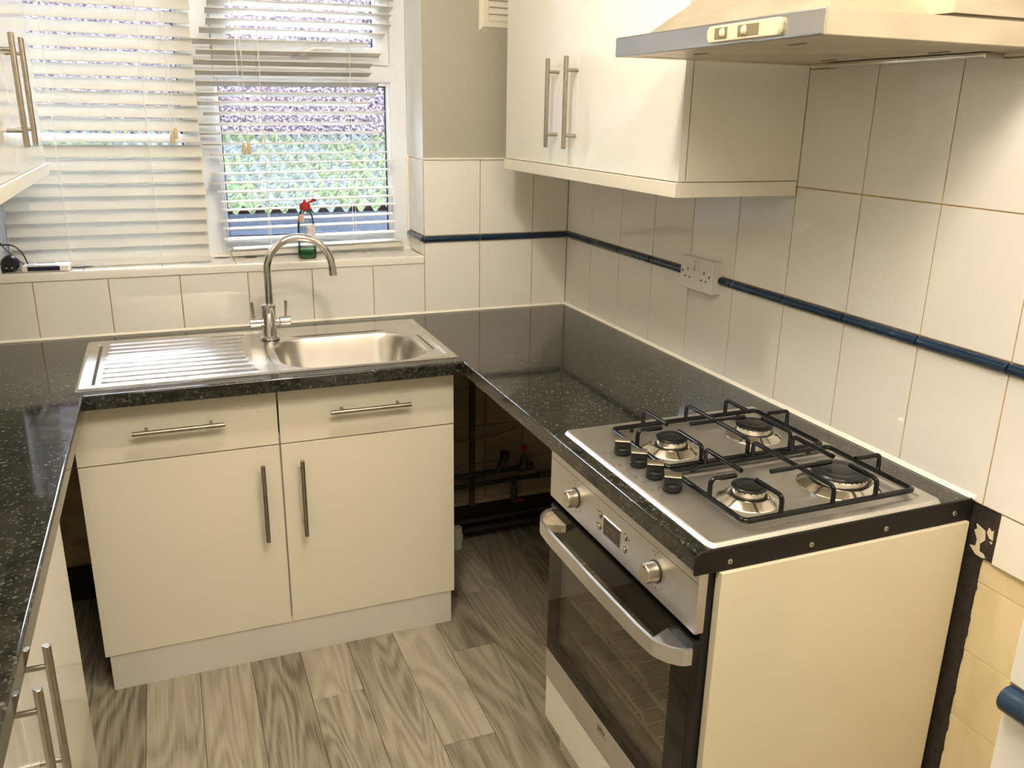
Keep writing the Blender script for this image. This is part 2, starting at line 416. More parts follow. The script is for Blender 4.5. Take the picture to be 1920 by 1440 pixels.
def piece(name, me, parent, loc, rot=None):
    o = bpy.data.objects.new(name, me); COL.objects.link(o); o.parent = parent
    o.location = Vector(loc)-WLOC[parent.name]; WLOC[o.name] = Vector(loc)
    if rot: o.rotation_euler = rot
    return o
def arc(c, r, a0, a1, n, plane='xz'):
    out = []
    for i in range(n+1):
        a = a0+(a1-a0)*i/n; u, v = r*math.cos(a), r*math.sin(a)
        out.append(Vector(c)+(Vector((u, 0, v)) if plane == 'xz' else Vector((u, v, 0)) if plane == 'xy' else Vector((0, u, v))))
    return out
def rounded_path(pts, r, n=4, closed=False):
    """polyline with its corners rounded"""
    P = [Vector(p) for p in pts]; out = []; N = len(P)
    for i in range(N):
        if not closed and i in (0, N-1): out.append(P[i]); continue
        a, b, c = P[i-1], P[i], P[(i+1) % N]
        d0 = (a-b).normalized(); d1 = (c-b).normalized()
        p0 = b+d0*r; p1 = b+d1*r
        for k in range(n+1):
            t = k/n; out.append(p0*(1-t)**2+b*2*t*(1-t)+p1*t*t)
    return out
def sdf_rr(x, y, x0, x1, y0, y1, r):
    cx, cy = (x0+x1)/2, (y0+y1)/2; hx, hy = (x1-x0)/2-r, (y1-y0)/2-r
    qx, qy = abs(x-cx)-hx, abs(y-cy)-hy
    return math.hypot(max(qx, 0), max(qy, 0))+min(max(qx, qy), 0)-r
def sstep(a, b, x):
    t = max(0.0, min(1.0, (x-a)/(b-a))); return t*t*(3-2*t)
def text_mesh(name, s, size, mat, parent, M, extrude=0.0002):
    """flat lettering turned into a mesh; M maps the text plane to the world"""
    cu = bpy.data.curves.new(name, 'FONT'); cu.body = s; cu.size = size; cu.extrude = extrude; cu.align_x = 'CENTER'; cu.align_y = 'CENTER'
    tmp = bpy.data.objects.new('tmp_text', cu); COL.objects.link(tmp)
    dg = bpy.context.evaluated_depsgraph_get()
    me = bpy.data.meshes.new_from_object(tmp.evaluated_get(dg)); bpy.data.objects.remove(tmp)
    me.transform(M); me.materials.clear(); me.materials.append(mat)
    o = bpy.data.objects.new(name, me); COL.objects.link(o); o.parent = parent
    me.transform(Matrix.Translation(-WLOC[parent.name])); WLOC[o.name] = WLOC[parent.name]
    return o

# ---------------------------------------------------------------- room shell
XL, YF, ZC = -1.97, -4.2, 2.42       # left wall, wall behind the camera, ceiling
T = 0.882                            # worktop height
PITCH_T = 0.20235
YJ = [0.0]+[-(-0.009+PITCH_T*k) for k in range(1, 21)]   # vertical joints of the right wall

# floor planks
fl = empty('floor', (-0.985, -2.1, -0.02), kind='structure')
mb = MB(); mb.box((XL-0.1, YF-0.1, -0.06), (0.1, 0.25, -0.003)); add('floor_base', mb, PLANKGAP, fl)
PW = 0.1418
plank_cache = {}
col_starts = {-1.102: -0.787, -0.679: -0.71, -0.820: -1.083, -0.5383: -0.416, -1.2447: 0.15, -1.387: -1.52, -1.529: -1.75, -0.961: -1.60, -0.397: -1.05, -1.671: -1.2, -1.813: -0.6, -0.255: -0.7}
k0 = -0.961
for i in range(-8, 8):
    x0 = k0+i*PW; x1 = x0+PW
    if x1 < XL-0.05 or x0 > 0.05: continue
    key = min(col_starts, key=lambda q: abs(q-x0)); ref = col_starts[key] if abs(key-x0) < 0.03 else random.uniform(-1.2, 0)
    L = 1.22; ys = [ref+j*L for j in range(-4, 3)]
    for a, b in zip(ys, ys[1:]):
        a2, b2 = max(a, YF), min(b, 0.12)
        if b2-a2 < 0.05: continue
        xa, xb = max(x0, XL), min(x1, 0.02)
        if xb-xa < 0.02: continue
        mb = MB(); mb.box((xa+0.0006, a2+0.0006, -0.004), (xb-0.0006, b2-0.0006, 0.0), 0.0006, 1)
        add('plank', mb, PLANK, fl, origin=((xa+xb)/2, (a2+b2)/2, 0))

mb = MB(); mb.box((XL-0.12, YF-0.12, ZC), (0.12, 0.35, ZC+0.1)); add('ceiling', mb, CEIL, kind='structure')
mb = MB(); mb.box((XL-0.12, YF, 0), (XL, 0.35, ZC)); add('wall_left', mb, PAINT, kind='structure')
mb = MB(); mb.box((XL-0.12, YF-0.12, 0), (0.12, YF, ZC)); add('wall_front', mb, PAINT, kind='structure')

# right wall: grout backing, every tile and border piece on it
wr = empty('wall_right', (0.06, -2.0, 0), kind='structure')
mb = MB(); mb.box((0.0016, YF, 0.876), (0.12, 0.12, ZC)); mb.box((0.0016, YF, 0.774), (0.12, -1.852, 0.876)); add('grout_bed', mb, GROUT, wr)
mb = MB(); mb.box((0.0125, YF, 0), (0.12, 0.12, 0.876)); add('lower_wall', mb, WALLGAP, wr)
tcache = {}
def tile(parent, mat, c, size, face, name='tile', bev=0.0012, jit=0.0025):
    """one tile, its face flush at c; face is the axis it looks along"""
    key = (mat.name, tuple(round(s, 4) for s in size), face)
    if key not in tcache:
        m = MB(); w, h = size; t = 0.007
        if face == '-x': m.box((0, -w/2, -h/2), (t, w/2, h/2), bev, 2)
        elif face == '-y': m.box((-w/2, 0, -h/2), (w/2, t, h/2), bev, 2)
        elif face == '+z': m.box((-w/2, -h/2, -t), (w/2, h/2, 0), bev, 2)
        elif face == '+y': m.box((-w/2, -t, -h/2), (w/2, 0, h/2), bev, 2)
        tcache[key] = m.mesh(name, mat)
    r = [random.uniform(-jit, jit) for _ in range(3)]
    r['xyz'.index(face[1])] = 0
    return piece(name, tcache[key], parent, c, r)
rows = [(0.8775, 1.1275), (1.1525, 1.4030), (1.4055, 1.6560), (1.6585, 1.9090), (1.9115, 2.1620), (2.1645, 2.4150)]
G = 0.0013
for (z0, z1) in rows:
    for a, b in zip(YJ, YJ[1:]):
        if b < -2.8: break
        tile(wr, TILE, (0, (a+b)/2, (z0+z1)/2), (a-b-2*G, z1-z0), '-x')
# white tiles carrying on below the worktop line past the worktop end
yb = [-1.852, -2.0145, -2.2169, -2.4193, -2.62]
for a, b in zip(yb, yb[1:]):
    tile(wr, TILE, (0, (a+b)/2, 0.8245), (a-b-2*G, 0.0985), '-x')
mb = MB(); mb.box((0.004, -2.62, 0.7755), (0.02, -1.852, 0.7805)); add('adhesive_edge', mb, WALLGAP, wr)
# the older yellowed tiles underneath
zj = [0.7745, 0.723, 0.574, 0.426, 0.277, 0.128, 0.0]
yo = [-1.826, -1.957, -2.108, -2.259, -2.41]
for z1, z0 in zip(zj, zj[1:]):
    for a, b in zip(yo, yo[1:]):
        tile(wr, OLDTILE, (0.0095, (a+b)/2, (z0+z1)/2), (a-b-0.001, z1-z0-0.001), '-x', 'old_tile', 0.001, 0.004)
# black mastic strip with ragged edge, mastic patch with torn paper
mb = MB(); pts = [(-1.79, 0.0), (-1.79, 0.775)]
n = 46; rag = []
for i in range(n+1):
    z = 0.775-0.775*i/n; rag.append((-1.8265+random.uniform(-0.003, 0.0028)-(0.006 if z > 0.71 else 0)*0, z))
mb.prism(pts+rag, 'x', 0.0065, 0.02); add('mastic_strip', mb, MASTIC, wr)
mb = MB(); mb.box((0.0045, -1.851, 0.7745), (0.02, -1.79, 0.876)); add('mastic_patch', mb, MASTIC, wr)
def torn(pl):
    m = MB(); m.prism(pl, 'x', 0.0030, 0.0060); add('torn_paper', m, TORN, wr)
def pxp(l): return l
torn([(-1.806, 0.836), (-1.826, 0.829), (-1.829, 0.812), (-1.820, 0.800), (-1.822, 0.786), (-1.832, 0.784), (-1.836, 0.778), (-1.830, 0.7755), (-1.816, 0.7765), (-1.806, 0.784), (-1.800, 0.789), (-1.812, 0.792), (-1.813, 0.806), (-1.804, 0.822), (-1.809, 0.827)])
torn([(-1.832, 0.839), (-1.838, 0.834), (-1.842, 0.838), (-1.844, 0.818), (-1.836, 0.820), (-1.830, 0.828)])
torn([(-1.838, 0.814), (-1.844, 0.814), (-1.843, 0.810)])
# blue half-round border pieces
def rail_mesh(L, axis):
    m = MB(); R = []; ns = 6
    pos = [-L/2, -L/2+0.0015]+[-L/2+L*k/ns for k in range(1, ns)]+[L/2-0.0015, L/2]
    prof = [(0.006, -0.0105), (-0.003, -0.0102), (-0.008, -0.0072), (-0.0105, -0.0025), (-0.0105, 0.0025), (-0.008, 0.0072), (-0.003, 0.0102), (0.006, 0.0105)]
    for j, p in enumerate(pos):
        s = 0.9 if j in (0, len(pos)-1) else 1.0
        ring = []
        for (d, z) in prof:
            d2, z2 = (d*s, z*s)
            ring.append(Vector((d2, p, z2)) if axis == 'x' else Vector((p, d2, z2)))
        R.append(ring)
    m.rings(R); return m.mesh('border_tile', BLUETILE, angle=50)
rcache = {}
def rail(parent, L, axis, c, sign=1):
    k = (round(L, 4), axis)
    if k not in rcache: rcache[k] = rail_mesh(L, axis)
    o = piece('border_tile', rcache[k], parent, c)
    if sign < 0: o.rotation_euler = (0, 0, PI)
    return o
ZB = 1.1400
for a, b in zip(YJ, YJ[1:]):
    if b < -2.8: break
    rail(wr, a-b-0.0045, 'x', (-0.001, (a+b)/2, ZB))

# back wall: built round the window opening
WX0, WX1, WZ0, WZ1, WD = -1.81, -0.539, 1.060, 2.10, 0.19    # window opening and reveal depth
wb = empty('wall_back', (-0.985, 0.1, 0), kind='structure')
mb = MB(); mb.box((XL, 0.0016, T-0.02), (0, 0.25, WZ0)); mb.box((WX1, 0.0016, WZ0), (0, 0.25, 1.405)); add('grout_bed', mb, GROUT, wb)
mb = MB(); mb.box((XL, 0.011, 0), (0, 0.25, T-0.02)); add('lower_wall', mb, WALLGAP, wb)
mb = MB()
mb.box((WX1, -0.0005, 1.405), (0, 0.25, ZC)); mb.box((XL, -0.0005, WZ0), (WX0, 0.25, ZC)); mb.box((WX0, -0.0005, WZ1), (WX1, 0.25, ZC))
add('plaster', mb, PAINT, wb)
mb = MB(); mb.prism([(-0.0055, 1.4035), (-0.0055, 1.4075), (0.002, 1.410), (0.002, 1.4035)], 'x', -0.5385, -0.001); add('tile_edge_bead', mb, SEAL, wb)
bj = [0.0, -0.1368, -0.3366, -0.5385]
for a, b in zip(bj, bj[1:]):
    for (z0, z1) in rows[:2]:
        tile(wb, TILE, ((a+b)/2, 0, (z0+z1)/2), (a-b-2*G, z1-z0), '-y')
    rail(wb, a-b-0.0045, 'y', ((a+b)/2, -0.001, ZB))
# cut row under the sill
cj = [-0.5385, -0.7185, -0.9215, -1.1245, -1.3275, -1.5305, -1.733, -1.9355, -1.97]
for a, b in zip(cj, cj[1:]):
    tile(wb, TILE, ((a+b)/2, 0, (0.8775+1.0575)/2), (a-b-2*G, 1.0575-0.8775), '-y')
# tiles lining the right reveal up to the tile line
tile(wb, SILLTILE, (WX1-0.0015, 0.093, 1.2785), (0.182, 0.249), '-x')
tile(wb, SILLTILE, (WX1-0.0015, 0.093, 1.108), (0.182, 0.045), '-x')
mb = MB(); mb.box((WX1-0.009, 0.1805, 1.082), (WX1+0.002, 0.196, 1.412), 0.002); add('reveal_tile_trim', mb, SEAL, wb)
rail(wb, 0.175, 'x', (WX1-0.002, 0.0905, ZB))
# rounded meeting point of the two border runs at the reveal corner
mb = MB(); mb.lathe([(0.0005, -0.011), (0.008, -0.0085), (0.0108, -0.003), (0.0108, 0.003), (0.008, 0.0085), (0.0005, 0.011)], (WX1+0.001, -0.0015, ZB), 16); add('border_corner', mb, BLUETILE, wb)
# plastered reveals
mb = MB(); mb.box((WX1-0.0005, 0.0, 1.405), (WX1+0.01, 0.195, WZ1)); mb.box((WX0-0.01, 0.0, WZ0), (WX0+0.0005, 0.195, WZ1)); mb.box((WX0, 0, WZ1-0.0005), (WX1, 0.195, WZ1+0.01)); add('reveal_plaster', mb, REVEAL, wb)
# old tiles, batten below the worktop
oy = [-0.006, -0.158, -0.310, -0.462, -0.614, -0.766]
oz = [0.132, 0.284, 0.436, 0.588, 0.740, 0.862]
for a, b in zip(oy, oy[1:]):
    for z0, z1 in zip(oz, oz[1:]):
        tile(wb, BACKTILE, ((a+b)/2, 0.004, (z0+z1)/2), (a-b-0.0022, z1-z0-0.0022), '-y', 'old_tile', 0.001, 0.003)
mb = MB(); mb.box((-0.374, -0.012, 0.116), (-0.354, 0.012, 0.84), 0.002); add('batten', mb, WOODBAT, wb)
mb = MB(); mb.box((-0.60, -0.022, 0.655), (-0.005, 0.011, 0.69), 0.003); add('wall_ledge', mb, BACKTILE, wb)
mb = MB(); mb.box((XL, -0.016, 0), (0, 0.011, 0.115), 0.004); add('baseboard_back', mb, RUBBER, kind='structure')

# sealant beads along worktop and tiles
mb = MB()
mb.prism([(0.001, T-0.002), (-0.0065, T+0.0005), (0.0005, T+0.0075)], 'x', XL, 0.0)
mb.prism([(0.001, T-0.002), (-0.0075, T+0.0005), (0.0005, T+0.0085)], 'y', -1.797, 0.0)
add('trim_1', mb, SEAL, kind='structure')

# the tiled stub wall near the camera
we = empty('wall_stub', (-0.4, -2.55, 0), kind='structure')
mb = MB(); mb.box((-0.797, -2.75, 0), (0, -2.4525, ZC)); add('grout_bed', mb, GROUT, we)
for (z0, z1) in rows+[(0.6255, 0.875), (0.3735, 0.623), (0.1215, 0.371)]:
    tile(we, TILE, (-0.7985, -2.553, (z0+z1)/2), (0.2006, z1-z0), '-x')
    tile(we, TILE, (-0.7985, -2.7045, (z0+z1)/2), (0.0985, z1-z0), '-x')
    for j in range(4):
        tile(we, TILE, (-0.6955+PITCH_T*j, -2.4505, (z0+z1)/2), (0.1995, z1-z0), '+y')
rail(we, 0.198, 'x', (-0.8, -2.5525, ZB))

# ---------------------------------------------------------------- window
w = empty('window_1', (-1.17, WD, WZ0), kind='structure')
FZ0, FZ1 = 1.085, 2.09
GY0, GY1 = WD, WD+0.06
def frame_bar(name, a, b, mat=UPVC, bev=0.006, parent=None):
    m = MB(); m.box(a, b, bev, 3); return add(name, m, mat, parent or w)
frame_bar('frame_right', (-0.597, GY0+0.0012, FZ0), (WX1, GY1, FZ1))
frame_bar('frame_left', (WX0, GY0+0.0012, FZ0), (-1.755, GY1, FZ1))
frame_bar('frame_bottom', (WX0, GY0, FZ0-0.003), (WX1, GY1, 1.131))
frame_bar('frame_top', (WX0, GY0, 2.035), (WX1, GY1, FZ1))
frame_bar('mullion', (-1.262, GY0-0.0024, FZ0), (-1.167, GY1, FZ1))
frame_bar('transom', (-1.167, GY0+0.0004, 1.646), (-0.57, GY1, 1.705))
# stepped glazing beads round the panes
def bead(x0, x1, z0, z1, y, t=0.014, name='glazing_bead', mat=UPVC):
    m = MB()
    m.box((x0, y, z0), (x0+t, y+0.03, z1), 0.003); m.box((x1-t, y, z0), (x1, y+0.03, z1), 0.003)
    m.box((x0+t, y, z0), (x1-t, y+0.03, z0+t), 0.003); m.box((x0+t, y, z1-t), (x1-t, y+0.03, z1), 0.003)
    return add(name, m, mat, w)
bead(-1.170, -0.594, 1.128, 1.649, GY0+0.012)
bead(-1.758, -1.259, 1.128, 2.038, GY0+0.012)
# top-hung opener
frame_bar('sash_bottom', (-1.166, GY0-0.012, 1.700), (-0.600, GY1-0.01, 1.756), bev=0.005)
frame_bar('sash_left', (-1.1655, GY0-0.011, 1.7005), (-1.118, GY1-0.011, 2.0395), bev=0.005)
frame_bar('sash_right', (-0.648, GY0-0.011, 1.7005), (-0.6005, GY1-0.011, 2.0395), bev=0.005)
frame_bar('sash_top', (-1.166, GY0-0.012, 1.99), (-0.600, GY1-0.01, 2.04), bev=0.005)
def gasket(x0, x1, z0, z1, y, t=0.0035):
    m = MB()
    m.box((x0, y, z0), (x0+t, y+0.004, z1)); m.box((x1-t, y, z0), (x1, y+0.004, z1))
    m.box((x0, y, z0), (x1, y+0.004, z0+t)); m.box((x0, y, z1-t), (x1, y+0.004, z1)); add('gasket', m, GASKET, w)
gasket(-1.156, -0.608, 1.142, 1.635, GY0+0.028)
gasket(-1.118, -0.648, 1.756, 1.99, GY0+0.025)
gasket(-1.744, -1.273, 1.142, 2.024, GY0+0.028)
for (x0, x1, z0, z1) in ((-1.166, -0.598, 1.132, 1.645), (-1.125, -0.641, 1.75, 1.996), (-1.754, -1.263, 1.132, 2.034)):
    m = MB(); m.box((x0, GY0+0.034, z0), (x1, GY0+0.038, z1)); add('glass_pane', m, PANE, w)
m = MB(); m.box((-0.925, GY0-0.024, 1.712), (-0.865, GY0-0.011, 1.736), 0.004); m.tube([(-0.895, GY0-0.022, 1.724), (-0.895, GY0-0.05, 1.728), (-0.86, GY0-0.056, 1.742), (-0.80, GY0-0.056, 1.745)], [0.009, 0.009, 0.008, 0.006], 10)
add('window_handle', m, UPVC, w)
# tiled sill: front nosing tiles and top tiles
sj = [-0.5395, -0.72, -0.935, -1.155, -1.375, -1.595, -1.815]
for a, b in zip(sj, sj[1:]):
    tile(w, SILLTILE, ((a+b)/2, 0.097, 1.0835), (a-b-0.0015, 0.186), '+z', 'sill_tile', 0.001, 0.002)
m = MB(); m.prism([(-0.004, 1.0595), (-0.0045, 1.079), (-0.001, 1.0845), (0.005, 1.0845), (0.005, 1.0595)], 'x', XL, -0.541); add('sill_nosing', m, TILE, w)
m = MB(); m.box((XL, 0.003, 1.0), (WX1, 0.25, 1.078)); add('sill_bed', m, GROUT, w)
m = MB(); m.prism([(0.165, 1.083), (0.19, 1.083), (0.19, 1.094)], 'x', WX0, WX1); add('sill_sealant', m, SEAL, w)

# ---------------------------------------------------------------- blinds
def slat_mesh(L, tilt):
    m = MB(); n = 6; hw = 0.025; th = 0.0014; R0 = []
    prof = []
    for i in range(n+1):
        u = -hw+2*hw*i/n; prof.append((u, 0.0018*(1-(u/hw)**2)+th))
    for i in range(n, -1, -1):
        u = -hw+2*hw*i/n; prof.append((u, 0.0018*(1-(u/hw)**2)-th))
    c, s = math.cos(tilt), math.sin(tilt)
    # u<0 is the room side; tilt>0 lifts the room-side edge
    pr = [(u*c-v*(-s)*0+v*s, -u*s+v*c) for u, v in prof]
    for x in (-L/2, L/2): R0.append([Vector((x, a, b)) for a, b in pr])
    m.rings(R0); return m.mesh('slat', SLAT, angle=40)
def on_plane(x, z, y):
    """a point measured on the plane y = 0.12, carried along the line of sight to the plane y"""
    k = (y-CY)/(0.12-CY); return CX+(x-CX)*k, CZ+(z-CZ)*k
BY = 0.097
# left blind: closed, room edges down
bl = empty('venetian_blind', (-1.508, BY, 2.05), 'cream venetian blind with nearly closed slats over the left window pane', 'blind', 'slatted window blinds')
me = slat_mesh(0.562, math.radians(-41))
z = 1.1155
while z < 2.03:
    lx, lz = on_plane(-1.508, z, BY)
    dt = random.uniform(-0.03, 0.03)
    if abs(z-1.4635) < 0.02: dt = -0.26
    piece('slat', me, bl, (lx-0.001+random.uniform(-0.002, 0.002), BY, lz), (dt, random.uniform(-0.0015, 0.0015), 0))
    z += 0.0386
m = MB(); m.box((-1.788, BY-0.022, 1.0845), (-1.227, BY+0.024, 1.1045), 0.003); add('bottom_rail', m, SLAT, bl)
m = MB(); m.box((-1.795, BY-0.03, 2.045), (-1.230, BY+0.03, 2.10), 0.003); add('head_rail', m, SLAT, bl)
for x in (-1.375, -1.628):
    for dy in (-0.024, 0.024):
        m = MB(); m.tube([(x, BY+dy, 1.09), (x, BY+dy, 2.05)], 0.0011, 5); add('ladder_cord', m, CORD, bl)
for (x, zt, y) in ((-1.297, 1.497, BY-0.045), (-1.308, 1.482, BY-0.052)):
    m = MB(); m.tube([(x, y, zt), (x-0.002, y+0.004, 1.8), (x-0.006, y+0.012, 2.05)], 0.0011, 5); add('pull_cord', m, CORD, bl)
    m = MB(); m.lathe([(0.0035, 0.0), (0.0055, -0.008), (0.0065, -0.03), (0.004, -0.033)], (x, y, zt), 10); add('cord_toggle', m, TOGGLE, bl)
# right blind: open, slats slipped sideways
BY = 0.142
br = empty('venetian_blind', (-0.90, BY, 2.05), 'disarrayed cream blind with open slats slipped sideways above the tap', 'blind', 'slatted window blinds')
SL = [(-1.187, 1.900), (-1.183, 1.869), (-1.187, 1.8445), (-1.186, 1.814), (-1.207, 1.787), (-1.224, 1.755), (-1.222, 1.726), (-1.223, 1.695), (-1.224, 1.666), (-1.224, 1.635), (-1.224, 1.603), (-1.224, 1.575), (-1.214, 1.546), (-1.222, 1.513), (-1.223, 1.485), (-1.222, 1.453), (-1.203, 1.421), (-1.181, 1.393), (-1.203, 1.363), (-1.212, 1.333), (-1.192, 1.305), (-1.185, 1.275), (-1.181, 1.248), (-1.191, 1.214), (-1.184, 1.188), (-1.184, 1.154), (-1.159, 1.124)]
RX = [-0.592, -0.601, -0.609, -0.609, -0.630, -0.688, -0.645, -0.675, -0.679, -0.653, -0.662, -0.688, -0.638, -0.686, -0.653, -0.648, -0.627, -0.604, -0.628, -0.639, -0.616, -0.608, -0.606, -0.618, -0.608, -0.609, -0.582]
SL = [(2.018-0.0, r) for r in ()] + [(l, zz, r) for (l, zz), r in zip(SL, RX)]
SL = [(-1.186, 1.99, -0.610), (-1.184, 1.961, -0.608), (-1.187, 1.931, -0.611)]+SL
tm = {}
for (l, zz, r) in SL:
    r, zz = on_plane(r, zz, BY)
    t = 14.0 if zz > 1.6 else max(0.0, 14.0*(zz-1.33)/0.27)
    tk = round(t/3.5)*3.5
    if tk not in tm: tm[tk] = slat_mesh(0.576, math.radians(tk))
    piece('slat', tm[tk], br, (r-0.288, BY, zz-0.003), (random.uniform(-0.03, 0.03), -0.0165+random.uniform(-0.003, 0.003), 0))
m = MB(); m.box((-1.159, BY-0.022, -0.009), (-0.578, BY+0.024, 0.006), 0.003, rot=Matrix.Rotation(-0.02, 3, 'Y'))
for v in m.bm.verts: v.co.z += 1.104
add('bottom_rail', m, SLAT, br)
m = MB(); m.box((-1.215, BY-0.03, 2.045), (-0.58, BY+0.03, 2.10), 0.003); add('head_rail', m, SLAT, br)
for x in (-1.03, -0.745):
    for dy in (-0.024, 0.024):
        m = MB(); m.tube([(x, BY+dy, 1.10), (x-0.003, BY+dy, 1.5), (x, BY+dy, 2.05)], 0.0011, 5); add('ladder_cord', m, CORD, br)
for (x, zt, y) in ((-1.083, 1.452, BY-0.045), (-1.098, 1.450, BY-0.047)):
    m = MB(); m.tube([(x, y, zt), (x-0.004, y+0.004, 1.8), (x-0.008, y+0.012, 2.05)], 0.0011, 5); add('pull_cord', m, CORD, br)
    m = MB(); m.lathe([(0.0035, 0.0), (0.0058, -0.006), (0.0065, -0.03), (0.004, -0.034)], (x, y, zt), 10); add('cord_toggle', m, TOGGLE, br)

# ---------------------------------------------------------------- worktops
def edge_prof(front, back, zt=T, th=0.038, r=0.0055):
    """outline across a worktop: rounded front edge, square back (u axis, z)"""
    s = 1 if back > front else -1
    pts = [(back, zt-th), (back, zt)]
    for k in range(5):
        a = PI/2*k/4; pts.append((front+s*r-s*r*math.sin(a), zt-r+r*math.cos(a)))
    for k in range(5):
        a = PI/2*k/4; pts.append((front+s*0.004-s*0.004*math.cos(a), zt-th+0.004-0.004*math.sin(a)))
    return pts
WT = 0.038
wt1 = empty('worktop', (-1.0, -0.3, T-WT), 'dark granite-look worktop run under the window with the sink cut in', 'worktop', 'dark speckled worktops')
m = MB()
m.prism(edge_prof(-0.618, -0.560), 'x', -1.5785, -0.609)                 # front strip with rounded edge
m.box((XL+0.001, -0.618, T-WT), (-1.5785, -0.001, T)); m.box((-0.609, -0.618, T-WT), (-0.002, -0.001, T))
m.box((-1.5785, -0.19, T-WT), (-0.609, -0.001, T)); m.box((-1.5785, -0.56, T-WT), (-1.115, -0.19, T)); m.box((-0.65, -0.56, T-WT), (-0.609, -0.19, T))
add('slab', m, GRANITE, wt1)
wt2 = empty('worktop', (-0.3, -1.2, T-WT), 'dark granite-look worktop along the tiled right wall carrying the gas hob', 'worktop', 'dark speckled worktops')
m = MB(); m.prism(edge_prof(-0.609, -0.002), 'y', -1.792, -0.618); add('slab', m, GRANITE, wt2)
m = MB()
pr = [(-0.612, T-0.0405), (-0.612, T-0.010), (-0.609, T-0.003), (-0.602, T+0.002), (-0.005, T+0.002), (-0.003, T-0.0405)]
m.prism(pr, 'y', -1.7965, -1.7905, 0.0012, 1); tr = add('end_trim', m, TRIMBLACK, wt2)
for (x, zz) in ((-0.545, 0.857), (-0.378, 0.857), (-0.212, 0.858), (-0.048, 0.861)):
    m = MB(); m.lathe([(0.0001, -0.0016), (0.0046, -0.0012), (0.0052, 0.001)], (x, -1.7965, zz), 14, 'y'); s = add('screw', m, SCREW, tr)
for (x, zz) in ((-0.545, 0.857), (-0.378, 0.857), (-0.212, 0.858), (-0.048, 0.861)):
    m = MB(); m.box((x-0.0022, -1.7983, zz-0.0005), (x+0.0022, -1.7979, zz+0.0005)); m.box((x-0.0005, -1.7983, zz-0.0022), (x+0.0005, -1.7979, zz+0.0022)); add('screw_slot', m, INKDARK, tr)
wt3 = empty('worktop', (-1.77, -1.6, T-WT), 'dark granite-look worktop along the left wall, nearest the camera', 'worktop', 'dark speckled worktops')
m = MB(); m.prism(edge_prof(-1.5785, XL+0.001), 'y', -2.62, -0.618); add('slab', m, GRANITE, wt3)

# ---------------------------------------------------------------- sink and tap
sk = empty('sink', (-1.1, -0.325, T), 'stainless steel inset sink with ribbed drainer beneath the window', 'sink')
SX0, SX1, SY0, SY1 = -1.600, -0.604, -0.5700, -0.0785
def sink_z(x, y):
    e = sdf_rr(x, y, SX0, SX1, SY0, SY1, 0.004)
    zz = T+0.0003+0.0042*sstep(0.0, 0.007, -e)
    pnl = sdf_rr(x, y, -1.574, -0.632, -0.553, -0.108, 0.03)
    zz -= 0.0042*sstep(-0.010, 0.010, -pnl)
    xe = -1.142-0.03*math.cos((y+0.33)/0.22*1.5)
    if y < -0.125 and y > -0.548 and x < -1.05:
        u = (y+0.5405)/0.0435; fr = u-math.floor(u)
        if 0 <= u < 9.6:
            rid = math.exp(-((fr-0.5)/0.17)**2)
            zz += 0.0052*rid*sstep(-1.548, -1.536, x)*(1-sstep(xe-0.016, xe, x))
    bw = sdf_rr(x, y, -1.092, -0.668, -0.541, -0.207, 0.105)
    zz -= 0.0022*sstep(-0.012, 0.012, -bw+0.018)
    zz -= 0.150*sstep(0.0, 0.062, -bw)**0.62 if bw < 0 else 0
    rb = sdf_rr(x, y, -1.568, -1.557, -0.53, -0.13, 0.005)
    zz -= 0.0009*sstep(-0.002, 0.005, -rb)
    return zz
xs = [SX0+(SX1-SX0)*i/300 for i in range(301)]; ys = [SY0+(SY1-SY0)*j/200 for j in range(201)]
m = MB(); m.grid(xs, ys, sink_z); add('basin', m, SINKSTEEL, sk, angle=80, recalc=False)
m = MB(); m.lathe([(0.0001, 0.002), (0.012, 0.001), (0.036, 0.002), (0.042, 0.004), (0.043, 0.0)], (-0.88, -0.375, T-0.1515), 28); add('waste_outlet', m, CHROME, sk)

tp = empty('tap', (-1.088, -0.195, T), 'chrome swan-neck mixer tap with twin lever valves behind the sink', 'tap')
tx, ty = -1.088, -0.195
m = MB(); m.lathe([(0.029, 0.0), (0.029, 0.006), (0.024, 0.009), (0.0215, 0.011), (0.0215, 0.096), (0.023, 0.098), (0.023, 0.104), (0.016, 0.108), (0.012, 0.109)], (tx, ty, T+0.002), 32); add('body', m, CHROME, tp)
m = MB(); sp = [Vector((tx+0.004, ty, T+0.10)), Vector((tx+0.004, ty, 1.02)), Vector((tx+0.004, ty, 1.085))]
sp += arc((tx+0.101, ty, 1.092), 0.097, PI, 0.12, 26)[1:]
sp.append(sp[-1]+Vector((0.001, 0, -0.012)))
m.tube(sp, 0.0118, 20); add('spout', m, CHROME, tp)
m = MB(); e0 = sp[-1]; m.tube([e0+Vector((0, 0, 0.004)), e0+Vector((0.0022, 0, -0.022))], 0.0132, 20); add('spout_nozzle', m, CHROME, tp)
for sg in (-1, 1):
    m = MB(); yy = ty
    pr = [(0.0115, 0.012), (0.0115, 0.026), (0.0155, 0.029), (0.0155, 0.0585), (0.0145, 0.060), (0.0005, 0.0605)]
    m.lathe([(r, sg*h) for r, h in pr], (tx+0.003, yy, 0.936), 24, 'x'); vb = add('valve', m, CHROME, tp)
    m = MB(); m.tube([(tx+0.003+sg*0.0465, yy, 0.948), (tx+0.003+sg*0.0475, yy, 0.960), (tx+0.003+sg*0.0495, yy+0.002, 0.999)], [0.0042, 0.0038, 0.0046], 12); add('lever', m, CHROME, vb)

